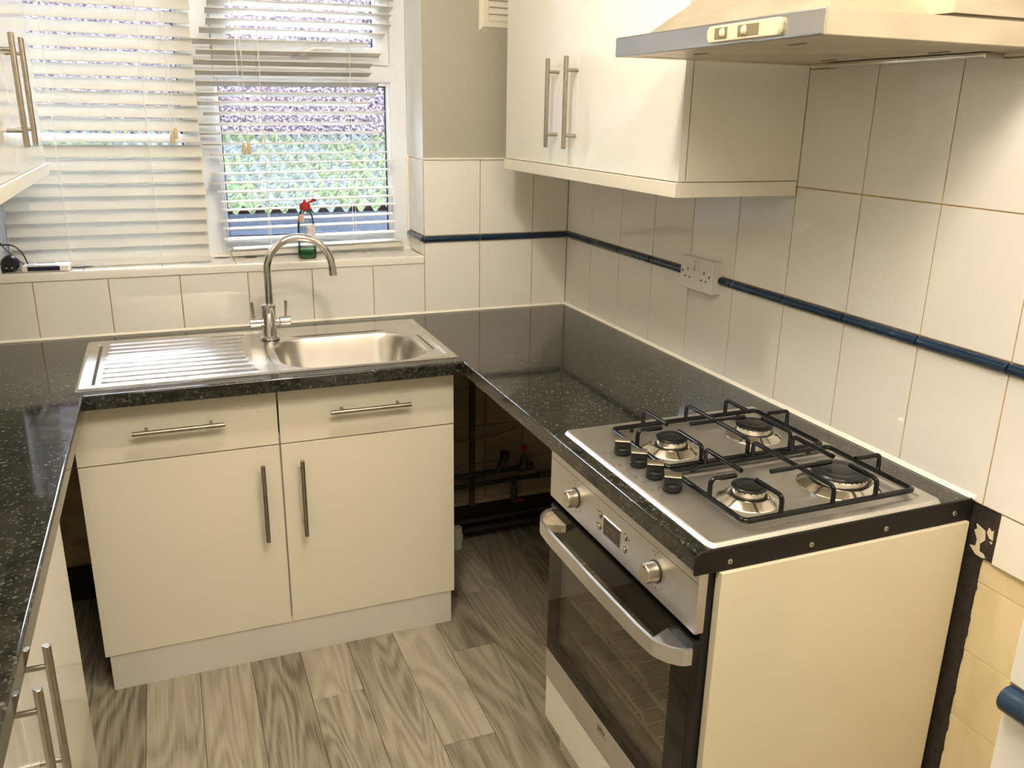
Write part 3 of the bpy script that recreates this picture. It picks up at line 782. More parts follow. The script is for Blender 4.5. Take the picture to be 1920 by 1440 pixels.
# ---------------------------------------------------------------- bar handles
def bar_handle(parent, p0, p1, out, r=0.006, stand=0.034, inset=0.034):
    """bar between p0 and p1 (points on the door face), standing off along out"""
    p0, p1, out = Vector(p0), Vector(p1), Vector(out)
    d = (p1-p0).normalized(); q0, q1 = p0+out*stand, p1+out*stand
    m = MB(); m.tube([q0, q0+d*0.0008, q1-d*0.0008, q1], [r*0.85, r, r, r*0.85], 16)
    for q in (p0+d*inset, p1-d*inset): m.tube([q, q+out*stand], r*0.72, 12)
    return add('handle', m, NICKEL, parent)

# ---------------------------------------------------------------- sink base cabinet
SXA, SXB, YC = -1.6212, -0.6159, -0.554
sc_ = empty('base_cabinet', (-1.118, -0.3, 0), 'cream gloss double base cabinet with two drawers under the sink', 'cabinet', 'floor-standing kitchen cabinets')
m = MB(); m.box((SXA+0.004, YC+0.0195, 0.10), (SXA+0.022, -0.05, T-WT-0.001)); m.box((SXB-0.022, YC+0.0195, 0.10), (SXB-0.004, -0.05, T-WT-0.001))
m.box((SXA+0.004, YC+0.0195, 0.10), (SXB-0.004, -0.05, 0.118)); m.box((-1.13, YC+0.0195, 0.10), (-1.107, -0.06, 0.70)); m.box((SXA+0.02, YC+0.0195, 0.79), (SXB-0.02, YC+0.04, T-WT-0.001))
add('carcass', m, CARC, sc_)
xm = (SXA+SXB)/2
for (a, b, hx) in ((SXA, xm-0.0022, -1.171), (xm+0.0022, SXB, -1.0655)):
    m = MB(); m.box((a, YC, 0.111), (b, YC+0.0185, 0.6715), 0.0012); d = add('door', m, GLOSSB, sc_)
    bar_handle(d, (hx, YC, 0.399), (hx, YC, 0.631), (0, -1, 0))
for (a, b, h0, h1) in ((SXA, xm-0.0022, -1.484, -1.258), (xm+0.0022, SXB, -0.980, -0.752)):
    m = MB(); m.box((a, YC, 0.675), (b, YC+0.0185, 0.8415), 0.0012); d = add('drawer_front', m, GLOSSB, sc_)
    bar_handle(d, (h0, YC, 0.7605), (h1, YC, 0.7605), (0, -1, 0))
m = MB(); m.box((SXA+0.011, YC+0.004, 0.0), (SXB-0.010, YC+0.020, 0.125)); add('plinth', m, PLINTH, sc_)

# ---------------------------------------------------------------- left base cabinet
XD = -1.600
lc = empty('base_cabinet', (-1.78, -1.7, 0), 'white gloss base cabinet under the left worktop at the lower left corner', 'cabinet', 'floor-standing kitchen cabinets')
m = MB(); m.box((XL+0.002, -2.58, 0.10), (XD-0.0195, -1.105, T-WT-0.001)); add('carcass', m, CARC, lc)
for (a, b, hy) in ((-1.665, -1.102, -1.614), (-2.23, -1.669, -1.716)):
    m = MB(); m.box((XD-0.0185, a, 0.111), (XD, b, 0.840), 0.0012); d = add('door', m, GLOSS, lc)
    bar_handle(d, (XD, hy, 0.597), (XD, hy, 0.826), (1, 0, 0))
m = MB(); m.box((XD-0.0185, -2.58, 0.111), (XD, -2.234, 0.840), 0.0012); add('filler_panel', m, GLOSS, lc)
m = MB(); m.box((XD-0.045, -2.58, 0), (XD-0.029, -1.11, 0.12)); add('plinth', m, PLINTH, lc)

# ---------------------------------------------------------------- wall cabinets
wc = empty('wall_cabinet', (-0.15, -0.70, 1.385), 'white gloss double wall cabinet in the right corner beside the hood', 'cabinet', 'white gloss wall cabinets')
m = MB(); m.box((-0.300, -1.2055, 1.4185), (-0.002, -0.196, 2.14)); add('carcass', m, CARC, wc)
for (a, b, hy) in ((-0.6985, -0.194, -0.580), (-1.2055, -0.7015, -0.696)):
    m = MB(); m.box((-0.3205, a, 1.4185), (-0.302, b, 2.138), 0.0012); d = add('door', m, GLOSS, wc)
    bar_handle(d, (-0.3205, hy, 1.466), (-0.3205, hy, 1.697), (-1, 0, 0))
m = MB(); m.box((-0.326, -1.2075, 1.3845), (-0.308, -0.192, 1.4165), 0.002); m.box((-0.3085, -1.2075, 1.3845), (-0.003, -1.190, 1.4165), 0.002); m.box((-0.3085, -0.2095, 1.3845), (-0.003, -0.192, 1.4165), 0.002)
add('pelmet', m, CARC, wc)

XF = -1.647
wl = empty('wall_cabinet', (-1.81, -0.55, 1.37), 'white gloss wall cabinet with paired bar handles at the left frame edge', 'cabinet', 'white gloss wall cabinets')
m = MB(); m.box((XL+0.002, -1.07, 1.402), (XF-0.0195, -0.055, 2.14)); add('carcass', m, CARC, wl)
for (a, b, hy) in ((-0.557, -0.052, -0.505), (-1.072, -0.560, -0.655)):
    m = MB(); m.box((XF-0.0185, a, 1.402), (XF, b, 2.138), 0.0012); d = add('door', m, GLOSS, wl)
    bar_handle(d, (XF, hy, 1.466), (XF, hy, 1.697), (1, 0, 0))
m = MB(); m.box((XF-0.012, -1.075, 1.369), (XF+0.006, -0.048, 1.400), 0.002); m.box((XL+0.003, -0.066, 1.369), (XF-0.011, -0.048, 1.400), 0.002)
add('pelmet', m, CARC, wl)

# ---------------------------------------------------------------- oven housing and oven
oc = empty('oven_housing', (-0.3, -1.5, 0), 'cream board housing cabinet around the oven with plain end panel', 'cabinet', 'floor-standing kitchen cabinets')
m = MB(); m.box((-0.563, -1.803, 0.0), (-0.012, -1.786, T-0.0415), 0.0008, 1); add('end_panel', m, PANEL, oc)
m = MB(); m.box((-0.560, -1.214, 0.10), (-0.012, -1.198, T-WT-0.001)); add('inner_panel', m, CARC, oc)
m = MB(); m.box((-0.560, -1.786, 0.10), (-0.02, -1.214, 0.118)); m.box((-0.56, -1.786, 0.236), (-0.02, -1.214, 0.252)); add('shelf', m, CARC, oc)
m = MB(); m.box((-0.597, -1.790, 0.133), (-0.578, -1.2155, 0.2485), 0.0012); add('drawer_front', m, GLOSS, oc)
m = MB(); m.box((-0.545, -1.786, 0.0), (-0.529, -1.199, 0.132)); add('plinth', m, PLINTH, oc)

ov = empty('oven', (-0.32, -1.5, 0.255), 'stainless steel built-in oven with black glass door and bar handle', 'oven')
OX = -0.597
m = MB()
m.box((-0.5795, -1.783, 0.712), (-0.572, -1.2165, 0.842)); m.box((-0.5795, -1.783, 0.2545), (-0.572, -1.2165, 0.29)); m.box((-0.5795, -1.783, 0.29), (-0.572, -1.755, 0.712)); m.box((-0.5795, -1.245, 0.29), (-0.572, -1.2165, 0.712))
m.box((-0.572, -1.783, 0.2545), (-0.05, -1.765, 0.842)); m.box((-0.572, -1.2345, 0.2545), (-0.05, -1.2165, 0.842)); m.box((-0.572, -1.765, 0.72), (-0.05, -1.2345, 0.842)); m.box((-0.572, -1.765, 0.2545), (-0.05, -1.2345, 0.275)); m.box((-0.06, -1.765, 0.275), (-0.05, -1.2345, 0.72))
bm_ = m.bm
add('body', m, RUBBER, ov)
m = MB(); m.box((-0.5685, -1.76, 0.277), (-0.07, -1.745, 0.715)); m.box((-0.5685, -1.255, 0.277), (-0.07, -1.24, 0.715)); m.box((-0.08, -1.745, 0.277), (-0.07, -1.255, 0.715)); m.box((-0.5685, -1.745, 0.277), (-0.08, -1.255, 0.285)); m.box((-0.5685, -1.745, 0.705), (-0.08, -1.255, 0.715)); add('cavity', m, CAVITY, ov)
m = MB(); m.box((OX, -1.790, 0.7245), (-0.5795, -1.2045, 0.8425), 0.0015); cp = add('control_panel', m, OVENSTEEL, ov)
m = MB(); m.box((OX-0.0003, -1.789, 0.8195), (OX+0.0006, -1.2055, 0.8203)); add('panel_seam', m, INKDARK, cp)
for ky in (-1.332, -1.6585):
    m = MB(); m.lathe([(0.0215, 0.0), (0.0215, -0.002)], (OX, ky, 0.774), 28, 'x'); m2 = add('knob_collar', m, INKDARK, cp)
    m = MB(); m.lathe([(0.0195, -0.002), (0.0185, -0.022), (0.0172, -0.0242), (0.0001, -0.0245)], (OX, ky, 0.774), 28, 'x'); kn = add('knob', m, KNOBSILVER, cp)
    m = MB(); m.box((OX-0.0252, ky-0.001, 0.786), (OX-0.0244, ky+0.001, 0.789)); add('pointer', m, INKDARK, kn)
for by in (-1.4435, -1.5465):
    for bz in (0.7865, 0.7605):
        m = MB(); m.lathe([(0.0075, 0.0), (0.0075, -0.0008)], (OX, by, bz), 20, 'x'); add('button_ring', m, INKDARK, cp)
        m = MB(); m.lathe([(0.006, -0.0005), (0.0058, -0.003), (0.0045, -0.0036), (0.0001, -0.0038)], (OX, by, bz), 20, 'x'); add('button', m, KNOBSILVER, cp)
m = MB(); m.box((OX-0.0012, -1.5305, 0.7515), (OX+0.001, -1.4595, 0.7925), 0.0006, 1); add('display_surround', m, KNOBSILVER, cp)
m = MB(); m.box((OX-0.0018, -1.528, 0.754), (OX-0.001, -1.462, 0.790)); dsp = add('display', m, OVENBLACK, cp)
def Mface(y, zz, x=OX-0.002):
    # text plane on a face looking towards -x: text x runs along -y, text y runs up
    return Matrix.Translation((x, y, zz)) @ Matrix(((0, 0, -1, 0), (-1, 0, 0, 0), (0, 1, 0, 0), (0, 0, 0, 1)))
text_mesh('digits', '0725', 0.019, DISPLAY, dsp, Mface(-1.495, 0.771, OX-0.0019))
# little printed marks around the knobs
m = MB()
for ky in (-1.332, -1.6585):
    for (dy, dz) in ((0.004, 0.031), (-0.012, 0.034), (0.010, 0.036), (-0.004, 0.040), (-0.030, 0.004), (-0.026, -0.020), (-0.004, -0.031)):
        m.box((OX-0.0004, ky+dy-0.001, 0.774+dz-0.0012), (OX+0.0004, ky+dy+0.001, 0.774+dz+0.0012))
m.box((OX-0.0004, -1.434, 0.790), (OX+0.0004, -1.431, 0.794)); m.box((OX-0.0004, -1.434, 0.762), (OX+0.0004, -1.430, 0.766)); m.box((OX-0.0004, -1.562, 0.785), (OX+0.0004, -1.560, 0.788))
add('printed_marks', m, INKDARK, cp, kind='stuff')
# door
od = MB(); od.box((OX, -1.790, 0.326), (-0.580, -1.728, 0.7105), 0.0015); od.box((OX, -1.268, 0.326), (-0.580, -1.2125, 0.7105), 0.0015)
od.box((OX, -1.73, 0.648), (-0.580, -1.266, 0.7105), 0.0015); od.box((OX, -1.73, 0.326), (-0.580, -1.266, 0.372), 0.0015)
dr = add('door', od, OVENBLACK, ov)
m = MB(); m.box((OX-0.0008, -1.789, 0.328), (OX+0.003, -1.2135, 0.7095)); add('door_glass', m, OVENGLASS, dr)
m = MB(); m.box((OX-0.0015, -1.790, 0.253), (-0.580, -1.2125, 0.327), 0.0012); st = add('door_strip', m, OVENSTEEL, dr)
text_mesh('maker_mark', 'beko', 0.016, INKDARK, st, Mface(-1.501, 0.309, OX-0.0018))
m = MB(); m.box((OX-0.0019, -1.520, 0.2985), (OX-0.0012, -1.482, 0.3)); add('mark_underline', m, INKDARK, st)
# strap handle bowed out from the door
hp = rounded_path([(OX+0.001, -1.2150), (OX-0.020, -1.2170), (OX-0.046, -1.242), (OX-0.048, -1.30)], 0.012)
def strap(points, th, z0, z1):
    P = [Vector((p[0], p[1], 0)) for p in points]; m = MB(); R = []
    for i, p in enumerate(P):
        a = P[max(0, i-1)]; b = P[min(len(P)-1, i+1)]; t = (b-a).normalized(); nn = Vector((-t.y, t.x, 0))
        q0, q1 = p+nn*th/2, p-nn*th/2
        R.append([Vector((q0.x, q0.y, z0)), Vector((q0.x, q0.y, z1)), Vector((q1.x, q1.y, z1)), Vector((q1.x, q1.y, z0))])
    m.rings(R); return m
path = [(OX+0.001, -1.2165, 0), (OX-0.014, -1.2175, 0), (OX-0.034, -1.236, 0), (OX-0.047, -1.262, 0), (OX-0.051, -1.31, 0), (OX-0.053, -1.50, 0), (OX-0.051, -1.69, 0), (OX-0.047, -1.742, 0), (OX-0.034, -1.767, 0), (OX-0.014, -1.7855, 0), (OX+0.001, -1.7865, 0)]
path = rounded_path(path, 0.008, 3)
m = strap(path, 0.006, 0.6655, 0.6965); add('door_handle', m, OVENSTEEL, dr)
for (ya, yb2) in ((-1.2185, -1.262), (-1.7845, -1.741)):
    m = MB(); m.prism([(OX, ya), (OX-0.015, ya), (OX-0.044, yb2+(0.006 if yb2 > -1.5 else -0.006)), (OX-0.044, yb2-(0.012 if yb2 > -1.5 else -0.012)), (OX, yb2-(0.03 if yb2 > -1.5 else -0.03))], 'z', 0.672, 0.690); add('handle_bracket', m, plain('handle_inside', (0.42, 0.35, 0.24), 0.6, vary=0.4, vscale=60) if ya > -1.5 else STEEL, dr)
# racks and side wires seen through the glass
for rz in (0.575, 0.47, 0.385):
    m = MB(); m.tube([(-0.558, -1.742, rz), (-0.558, -1.258, rz)], 0.0034, 8); m.tube([(-0.12, -1.742, rz), (-0.12, -1.258, rz)], 0.0028, 8)
    m.tube(rounded_path([(-0.560, -1.60, rz), (-0.560, -1.60, rz+0.022), (-0.560, -1.36, rz+0.022), (-0.560, -1.36, rz)], 0.01, 3), 0.0028, 8)
    for k in range(12):
        yy = -1.722+k*0.0405; m.tube([(-0.558, yy, rz), (-0.12, yy, rz)], 0.0016, 6)
    add('rack', m, RACK, ov)

# ---------------------------------------------------------------- gas hob
hb = empty('gas_hob', (-0.327, -1.508, T), 'stainless steel four-burner gas hob with black pan supports on right worktop', 'hob')
HX0, HX1, HY0, HY1 = -0.5819, -0.0719, -1.7900, -1.2254
def hob_z(x, y):
    e = sdf_rr(x, y, HX0, HX1, HY0, HY1, 0.014)
    zz = T+0.0004+0.0066*(sstep(-0.0005, 0.006, -e))
    for (a, b) in ((-1.2775, -1.5175), (-1.5305, -1.7655)):
        p = sdf_rr(x, y, -0.487, -0.100, b, a, 0.012)
        zz -= 0.0030*sstep(-0.001, 0.006, -p)
    return zz
m = MB(); m.grid([HX0+(HX1-HX0)*i/170 for i in range(171)], [HY0+(HY1-HY0)*j/190 for j in range(191)], hob_z)
# clip the four outer corners round
for v in list(m.bm.verts):
    for (cx, sx) in ((HX0+0.014, -1), (HX1-0.014, 1)):
        for (cy, sy) in ((HY0+0.014, -1), (HY1-0.014, 1)):
            dx, dy = (v.co.x-cx)*sx, (v.co.y-cy)*sy
            if dx > 0 and dy > 0:
                d = math.hypot(dx, dy)
                if d > 0.014: v.co.x = cx+sx*dx*0.014/d; v.co.y = cy+sy*dy*0.014/d; v.co.z = T+0.0004
add('plate', m, HOBSTEEL, hb, angle=60, recalc=False)
HZ = T+0.007
for (bx, by, r0, rc) in ((-0.412, -1.3985, 0.0600, 0.0335), (-0.196, -1.3900, 0.0600, 0.0400), (-0.410, -1.6580, 0.0575, 0.0320), (-0.203, -1.6610, 0.0780, 0.0535)):
    bn = empty('burner', (bx, by, HZ-0.003)); bn.parent = hb; bn.location = Vector((bx, by, HZ-0.003))-WLOC[hb.name]
    z0 = HZ-0.003
    m = MB(); m.lathe([(r0, 0.0), (r0-0.001, 0.0012), (r0-0.017, 0.0105), (r0-0.020, 0.0112), (rc+0.002, 0.0085), (rc-0.004, 0.0085)], (bx, by, z0), 48, cap0=False, cap1=False); add('skirt', m, POLISH, bn)
    m = MB(); m.lathe([(rc+0.001, 0.008), (rc+0.001, 0.0125), (rc-0.003, 0.0135)], (bx, by, z0), 40, cap0=True, cap1=True); add('shadow_ring', m, KNOBBLACK, bn)
    m = MB(); m.lathe([(rc-0.0025, 0.0125), (rc-0.0015, 0.0130), (rc-0.0015, 0.0235), (rc-0.004, 0.0245)], (bx, by, z0), 40); add('crown', m, POLISH, bn)
    nt_ = max(10, int(rc*2*PI/0.011))
    m = MB()
    for k in range(nt_):
        a = 2*PI*k/nt_; c_, s_ = math.cos(a), math.sin(a)
        m.box((-0.0008, -0.0006, -0.0015), (0.0008, 0.0006, 0.0015), rot=Matrix.Rotation(a, 3, 'Z'))
        for v in m.bm.verts[-8:] if False else []: pass
    # flame slots placed round the crown rim
    m.bm.free(); m = MB()
    for k in range(nt_):
        a = 2*PI*k/nt_; b2 = MB(); b2.box((rc-0.003, -0.0008, 0.0215), (rc-0.0008, 0.0008, 0.0250))
        R = Matrix.Rotation(a, 3, 'Z')
        for v in b2.bm.verts: v.co = R @ v.co+Vector((bx, by, z0))
        m._merge(b2.bm)
    add('flame_slots', m, KNOBBLACK, bn)
    m = MB(); m.lathe([(rc-0.003, 0.0245), (rc+0.0005, 0.0250), (rc+0.0008, 0.0275), (rc-0.002, 0.0300), (rc*0.72, 0.0312), (rc*0.66, 0.0300), (rc*0.50, 0.0300), (rc*0.46, 0.0308), (0.0001, 0.0308)], (bx, by, z0), 44); add('cap', m, CAPBLACK, bn)
    m = MB(); m.cyl((bx+rc*0.75, by-rc*0.78, z0+0.009), (bx+rc*0.75, by-rc*0.78, z0+0.021), 0.0022, 0.0016, 10); add('igniter', m, KNOBSILVER, bn)
def grate(y0, y1, bl_, brr):
    """pan support: frame between y0 and y1, fingers round two burners"""
    x0, x1, zf, zt = -0.490, -0.108, HZ+0.0095, HZ+0.0450
    g = empty('pan_support', ((x0+x1)/2, (y0+y1)/2, HZ)); g.parent = hb; g.location = Vector(((x0+x1)/2, (y0+y1)/2, HZ))-WLOC[hb.name]
    m = MB(); P = rounded_path([(x0, y0, zf), (x1, y0, zf), (x1, y1, zf), (x0, y1, zf)], 0.014, 4, True); P.append(P[0]); m.tube(P, 0.0054, 12, caps=False)
    for (fx, fy) in ((x0+0.05, y1), (x1-0.05, y1)): m.cyl((fx, fy, HZ-0.0025), (fx, fy, zf), 0.0045, n=12)
    add('frame', m, ENAMEL, g)
    xm_ = -0.301
    m = MB(); m.tube(rounded_path([(xm_, y0, zf), (xm_, y0, zt), (xm_, y1, zt), (xm_, y1, zf)], 0.012, 4), 0.0046, 12)
    add('middle_bar', m, ENAMEL, g)
    m = MB(); yc = (bl_[1]+brr[1])/2; m.tube([(-0.366, yc, zt+0.001), (-0.228, yc, zt+0.001)], 0.0046, 12); add('cross_bar', m, ENAMEL, g)
    def finger(p, q):
        m = MB(); m.tube(rounded_path([(p[0], p[1], zf), (p[0], p[1], zt), (q[0], q[1], zt)], 0.011, 4), 0.0046, 12); add('finger', m, ENAMEL, g)
    for (bx, by) in (bl_, brr):
        finger((bx-0.004, y0), (bx-0.004, by-0.022)); finger((bx-0.004, y1), (bx-0.004, by+0.022 if y1-by > 0.06 else y1-0.045))
    finger((x0, bl_[1]+0.008), (bl_[0]-0.026, bl_[1]+0.008)); finger((x1, brr[1]), (brr[0]+0.030, brr[1]))
grate(-1.5065, -1.2810, (-0.408, -1.3985), (-0.191, -1.390))
grate(-1.7520, -1.5230, (-0.410, -1.658), (-0.199, -1.661))
for ky in (-1.3915, -1.4570, -1.5190, -1.5815):
    kn = empty('knob', (-0.524, ky, HZ)); kn.parent = hb; kn.location = Vector((-0.524, ky, HZ))-WLOC[hb.name]
    m = MB(); m.lathe([(0.0165, 0.0015), (0.0185, 0.004), (0.0182, 0.011), (0.0165, 0.0135), (0.0155, 0.015)], (-0.524, ky, HZ), 28); add('skirt', m, KNOBBLACK, kn)
    m = MB(); R = Matrix.Rotation(math.radians(-31), 3, 'Z')
    b2 = MB(); b2.box((-0.0165, -0.0105, 0.012), (0.0165, 0.0105, 0.030), 0.003, 2)
    for v in b2.bm.verts: v.co = R @ v.co+Vector((-0.524, ky, HZ))
    m._merge(b2.bm); add('grip', m, KNOBBLACK, kn)
    b2 = MB(); b2.box((-0.0162, -0.0102, 0.0275), (0.0162, 0.0102, 0.0335), 0.003, 2)
    for v in b2.bm.verts: v.co = R @ v.co+Vector((-0.524, ky, HZ))
    add('metal_top', b2, KNOBSILVER, kn)
m = MB()
for ky in (-1.3915, -1.4570, -1.5190, -1.5815):
    pts = arc((-0.527, ky, HZ+0.0002), 0.0225, math.radians(110), math.radians(250), 16, 'xy'); m.tube(pts, 0.0004, 4)
    for (dx, dy) in ((-0.030, 0.012), (-0.026, -0.014)):
        m.tube(arc((-0.524+dx-0.005, ky+dy, HZ+0.0002), 0.0035, 0, 2*PI, 10, 'xy'), 0.0003, 4)
add('engraved_marks', m, INKDARK, hb, kind='stuff')

# ---------------------------------------------------------------- cooker hood
hd = empty('cooker_hood', (-0.25, -1.51, 1.662), 'stainless steel cooker hood with slider switches above the hob', 'hood')
m = MB(); m.box((-0.4885, -1.8060, 1.6625), (-0.4865, -1.2135, 1.6985), 0.0008, 1)
m.box((-0.492, -1.8065, 1.6625), (-0.4855, -1.2130, 1.6985), 0.003, 3); add('front_rim', m, HOODFRONT, hd)
m = MB(); m.box((-0.4860, -1.8060, 1.6630), (-0.004, -1.8030, 1.6985), 0.001, 1); m.box((-0.4860, -1.2165, 1.6630), (-0.004, -1.2135, 1.6985), 0.001, 1); m.box((-0.007, -1.803, 1.663), (-0.004, -1.2165, 1.6985)); m.box((-0.486, -1.803, 1.6955), (-0.007, -1.2165, 1.6985)); add('side_rim', m, HOODSTEEL, hd)
m = MB(); m.box((-0.4860, -1.803, 1.6630), (-0.448, -1.2165, 1.6650)); m.box((-0.448, -1.803, 1.6630), (-0.006, -1.775, 1.6650)); m.box((-0.448, -1.2445, 1.6630), (-0.006, -1.2165, 1.6650)); m.box((-0.045, -1.775, 1.663), (-0.006, -1.2445, 1.665)); add('underside', m, HOODSTEEL, hd)
for (a, b) in ((-1.774, -1.512), (-1.508, -1.2455)):
    m = MB(); m.box((-0.447, a, 1.6645), (-0.046, b, 1.6675), 0.001, 1)
    f = add('filter', m, HOODSTEEL, hd)
    for xx in (-0.40, -0.10):
        m = MB(); m.box((xx-0.0015, (a+b)/2-0.022, 1.6636), (xx+0.0015, (a+b)/2+0.022, 1.6648)); add('filter_catch', m, INKDARK, f)
m = MB(); m.box((-0.06, -1.70, 1.654), (-0.012, -1.32, 1.6635), 0.003); add('light_cover', m, CHROME, hd)
m = MB()
R0 = [(-0.455, -1.765), (-0.008, -1.765), (-0.008, -1.255), (-0.455, -1.255)]; R1 = [(-0.235, -1.61), (-0.008, -1.61), (-0.008, -1.395), (-0.235, -1.395)]
m.rings([[Vector((x, y, 1.6985)) for x, y in R0], [Vector((x, y, 1.875)) for x, y in R1]], True, False, True); add('canopy', m, HOODSTEEL, hd)
m = MB(); m.box((-0.25, -1.62, 1.87), (-0.004, -1.385, ZC-0.002), 0.002); add('chimney', m, HOODSTEEL, hd)
m = MB(); m.box((-0.256, -1.802, 1.7035), (-0.010, -1.786, 2.14), 0.0008, 1); m.box((-0.256, -1.786, 1.7035), (-0.240, -1.70, 2.14), 0.0008, 1); add('side_cover', m, HOODSTEEL, hd)
# slider switch unit on the front rim
m = MB(); b2 = bmesh.new(); 
m.prism([(-1.7185, 1.6675), (-1.7215, 1.675), (-1.7215, 1.686), (-1.7185, 1.6925), (-1.546, 1.6925), (-1.540, 1.686), (-1.540, 1.675), (-1.546, 1.6675)], 'x', -0.5005, -0.4905, 0.002, 2); su = add('switch_plate', m, HOODPLASTIC, hd)
for (ya, yb2) in ((-1.597, -1.563), (-1.676, -1.624)):
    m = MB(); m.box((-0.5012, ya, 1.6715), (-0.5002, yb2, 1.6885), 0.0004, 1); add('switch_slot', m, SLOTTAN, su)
for yc in (-1.586, -1.642):
    m = MB(); m.lathe([(0.0001, -0.0065), (0.0035, -0.005), (0.0050, -0.001), (0.0050, 0.0)], (-0.501, yc, 1.680), 16, 'x')
    for v in m.bm.verts: v.co.z = 1.680+(v.co.z-1.680)*1.5
    add('switch_knob', m, HOODPLASTIC, su)

# ---------------------------------------------------------------- wall socket
so = empty('wall_socket', (0, -0.878, 1.145), 'white double wall socket breaking the blue border on right wall', 'socket')
m = MB(); m.box((-0.0235, -0.9525, 1.1030), (0.001, -0.8035, 1.1890), 0.002); add('back_box', m, SOCKETW, so)
m = MB(); m.box((-0.0315, -0.9535, 1.1020), (-0.0232, -0.8025, 1.1900), 0.003, 3); fp = add('face_plate', m, SOCKETW, so)
for (yy, tl) in ((-0.868, 0.10), (-0.8865, -0.10)):
    m = MB(); m.box((-0.006, -0.0068, -0.0125), (0.003, 0.0068, 0.0125), 0.0012, 2, rot=Matrix.Rotation(tl*1.5, 3, 'Y'))
    for v in m.bm.verts: v.co += Vector((-0.0315, yy, 1.1690))
    add('rocker', m, SOCKETW, fp)
m = MB()
for yc in (-0.8395, -0.9165):
    m.box((-0.0319, yc-0.0022, 1.1515), (-0.0312, yc+0.0022, 1.1605))
    for s in (-1, 1): m.box((-0.0319, yc+s*0.0105-0.0030, 1.1325), (-0.0312, yc+s*0.0105+0.0030, 1.1370))
add('pin_slots', m, DARKSLOT, fp)
for yy in (-0.8145, -0.9415):
    m = MB(); m.lathe([(0.0035, -0.0004), (0.0035, 0.0005)], (-0.0315, yy, 1.1475), 12, 'x'); add('screw', m, DARKSLOT, fp)

# ---------------------------------------------------------------- louvred vent on the back wall
vt = empty('air_vent', (-0.21, 0, 1.94), 'cream louvred air vent on the back wall behind wall cabinet', 'vent')
def vframe(x0, x1, z0, z1, t, d):
    m = MB()
    o = [(x0, z0), (x1, z0), (x1, z1), (x0, z1)]; i1 = [(x0+0.012, z0+0.012), (x1-0.012, z0+0.012), (x1-0.012, z1-0.012), (x0+0.012, z1-0.012)]
    i2 = [(x0+t, z0+t), (x1-t, z0+t), (x1-t, z1-t), (x0+t, z1-t)]
    m.rings([[Vector((x, 0.0, z)) for x, z in o], [Vector((x, -d, z)) for x, z in i1], [Vector((x, -d, z)) for x, z in i2], [Vector((x, 0.0, z)) for x, z in i2]], True, False, False)
    return m
add('frame', vframe(-0.345, -0.06, 1.810, 2.09, 0.030, 0.013), VENTP, vt)
m = MB(); m.box((-0.32, -0.0012, 1.835), (-0.085, 0.0, 2.065)); add('back', m, VENTP, vt)
zz = 1.841
while zz < 2.05:
    m = MB(); m.prism([(-0.0115, zz), (-0.0118, zz+0.004), (-0.002, zz+0.026), (-0.0012, zz+0.022)], 'x', -0.316, -0.089); add('louvre', m, VENTP, vt); zz += 0.0205

# ---------------------------------------------------------------- things on the sill
SZ = 1.0838
bt = empty('soap_bottle', (-0.924, 0.058, SZ), 'clear washing-up liquid bottle with red flip cap and green remains', 'bottle')
bx, by = -0.924, 0.058
def oval(prof, n=28, sx=1.0, sy=0.72, cap0=True, cap1=True, base=SZ):
    m = MB(); R = []
    for (r, h) in prof: R.append([Vector((bx+r*sx*math.cos(2*PI*k/n), by+r*sy*math.sin(2*PI*k/n), base+h)) for k in range(n)])
    m.rings(R, True, cap0, cap1); return m
body = [(0.026, 0.0005), (0.0298, 0.005), (0.0305, 0.020), (0.0290, 0.040), (0.0278, 0.070), (0.0285, 0.095), (0.0275, 0.112), (0.0245, 0.135), (0.0200, 0.150), (0.0158, 0.157), (0.0150, 0.161)]
add('bottle_body', oval(body), BOTTLE, bt)
add('liquid', oval([(0.025, 0.002), (0.0285, 0.006), (0.0292, 0.020), (0.0280, 0.031), (0.0001, 0.031)]), LIQUID, bt)
m = oval([(0.0155, 0.159), (0.0172, 0.161), (0.0178, 0.168), (0.0170, 0.176), (0.0120, 0.181), (0.0080, 0.183)], sy=0.95)
cpb = add('cap', m, REDCAP, bt)
m = MB(); m.lathe([(0.0048, 0.180), (0.0045, 0.190), (0.003, 0.191)], (bx-0.001, by, SZ), 14); add('spout', m, REDCAP, cpb)
m = MB(); m.tube([(bx+0.010, by, SZ+0.181), (bx+0.017, by, SZ+0.184), (bx+0.028, by, SZ+0.190), (bx+0.037, by, SZ+0.188)], [0.003, 0.0035, 0.0065, 0.003], 12); add('flip_lid', m, REDCAP, cpb)
# wrap-round label patch with hazard diamond and text lines
def label_patch(name, a0, a1, h0, h1, mat, off):
    m = MB(); R = []
    def rad(h):
        for (r0, z0), (r1, z1) in zip(body, body[1:]):
            if z0 <= h <= z1: return r0+(r1-r0)*(h-z0)/(z1-z0)
        return body[-1][0]
    for j in range(9):
        h = h0+(h1-h0)*j/8; r = rad(h)+off
        R.append([Vector((bx+r*math.cos(a), by+r*0.72*math.sin(a), SZ+h)) for a in [a0+(a1-a0)*k/10 for k in range(11)]])
    m.rings(R, False); return add(name, m, mat, bt)
label_patch('label', -1.60, -0.10, 0.050, 0.113, LABELW, 0.0006)
label_patch('front_label', 3.5, 4.4, 0.122, 0.146, plain('faded_label', (0.62, 0.40, 0.34), 0.4), 0.0006)
m = MB(); cxx, czz = bx+0.0025, SZ+0.096
yy = by-0.72*0.0296
for (p, q) in (((0, 0.0085), (0.0058, 0)), ((0.0058, 0), (0, -0.0085)), ((0, -0.0085), (-0.0058, 0)), ((-0.0058, 0), (0, 0.0085))):
    m.tube([(cxx+p[0], yy-0.0004, czz+p[1]), (cxx+q[0], yy-0.0004, czz+q[1])], 0.0005, 5)
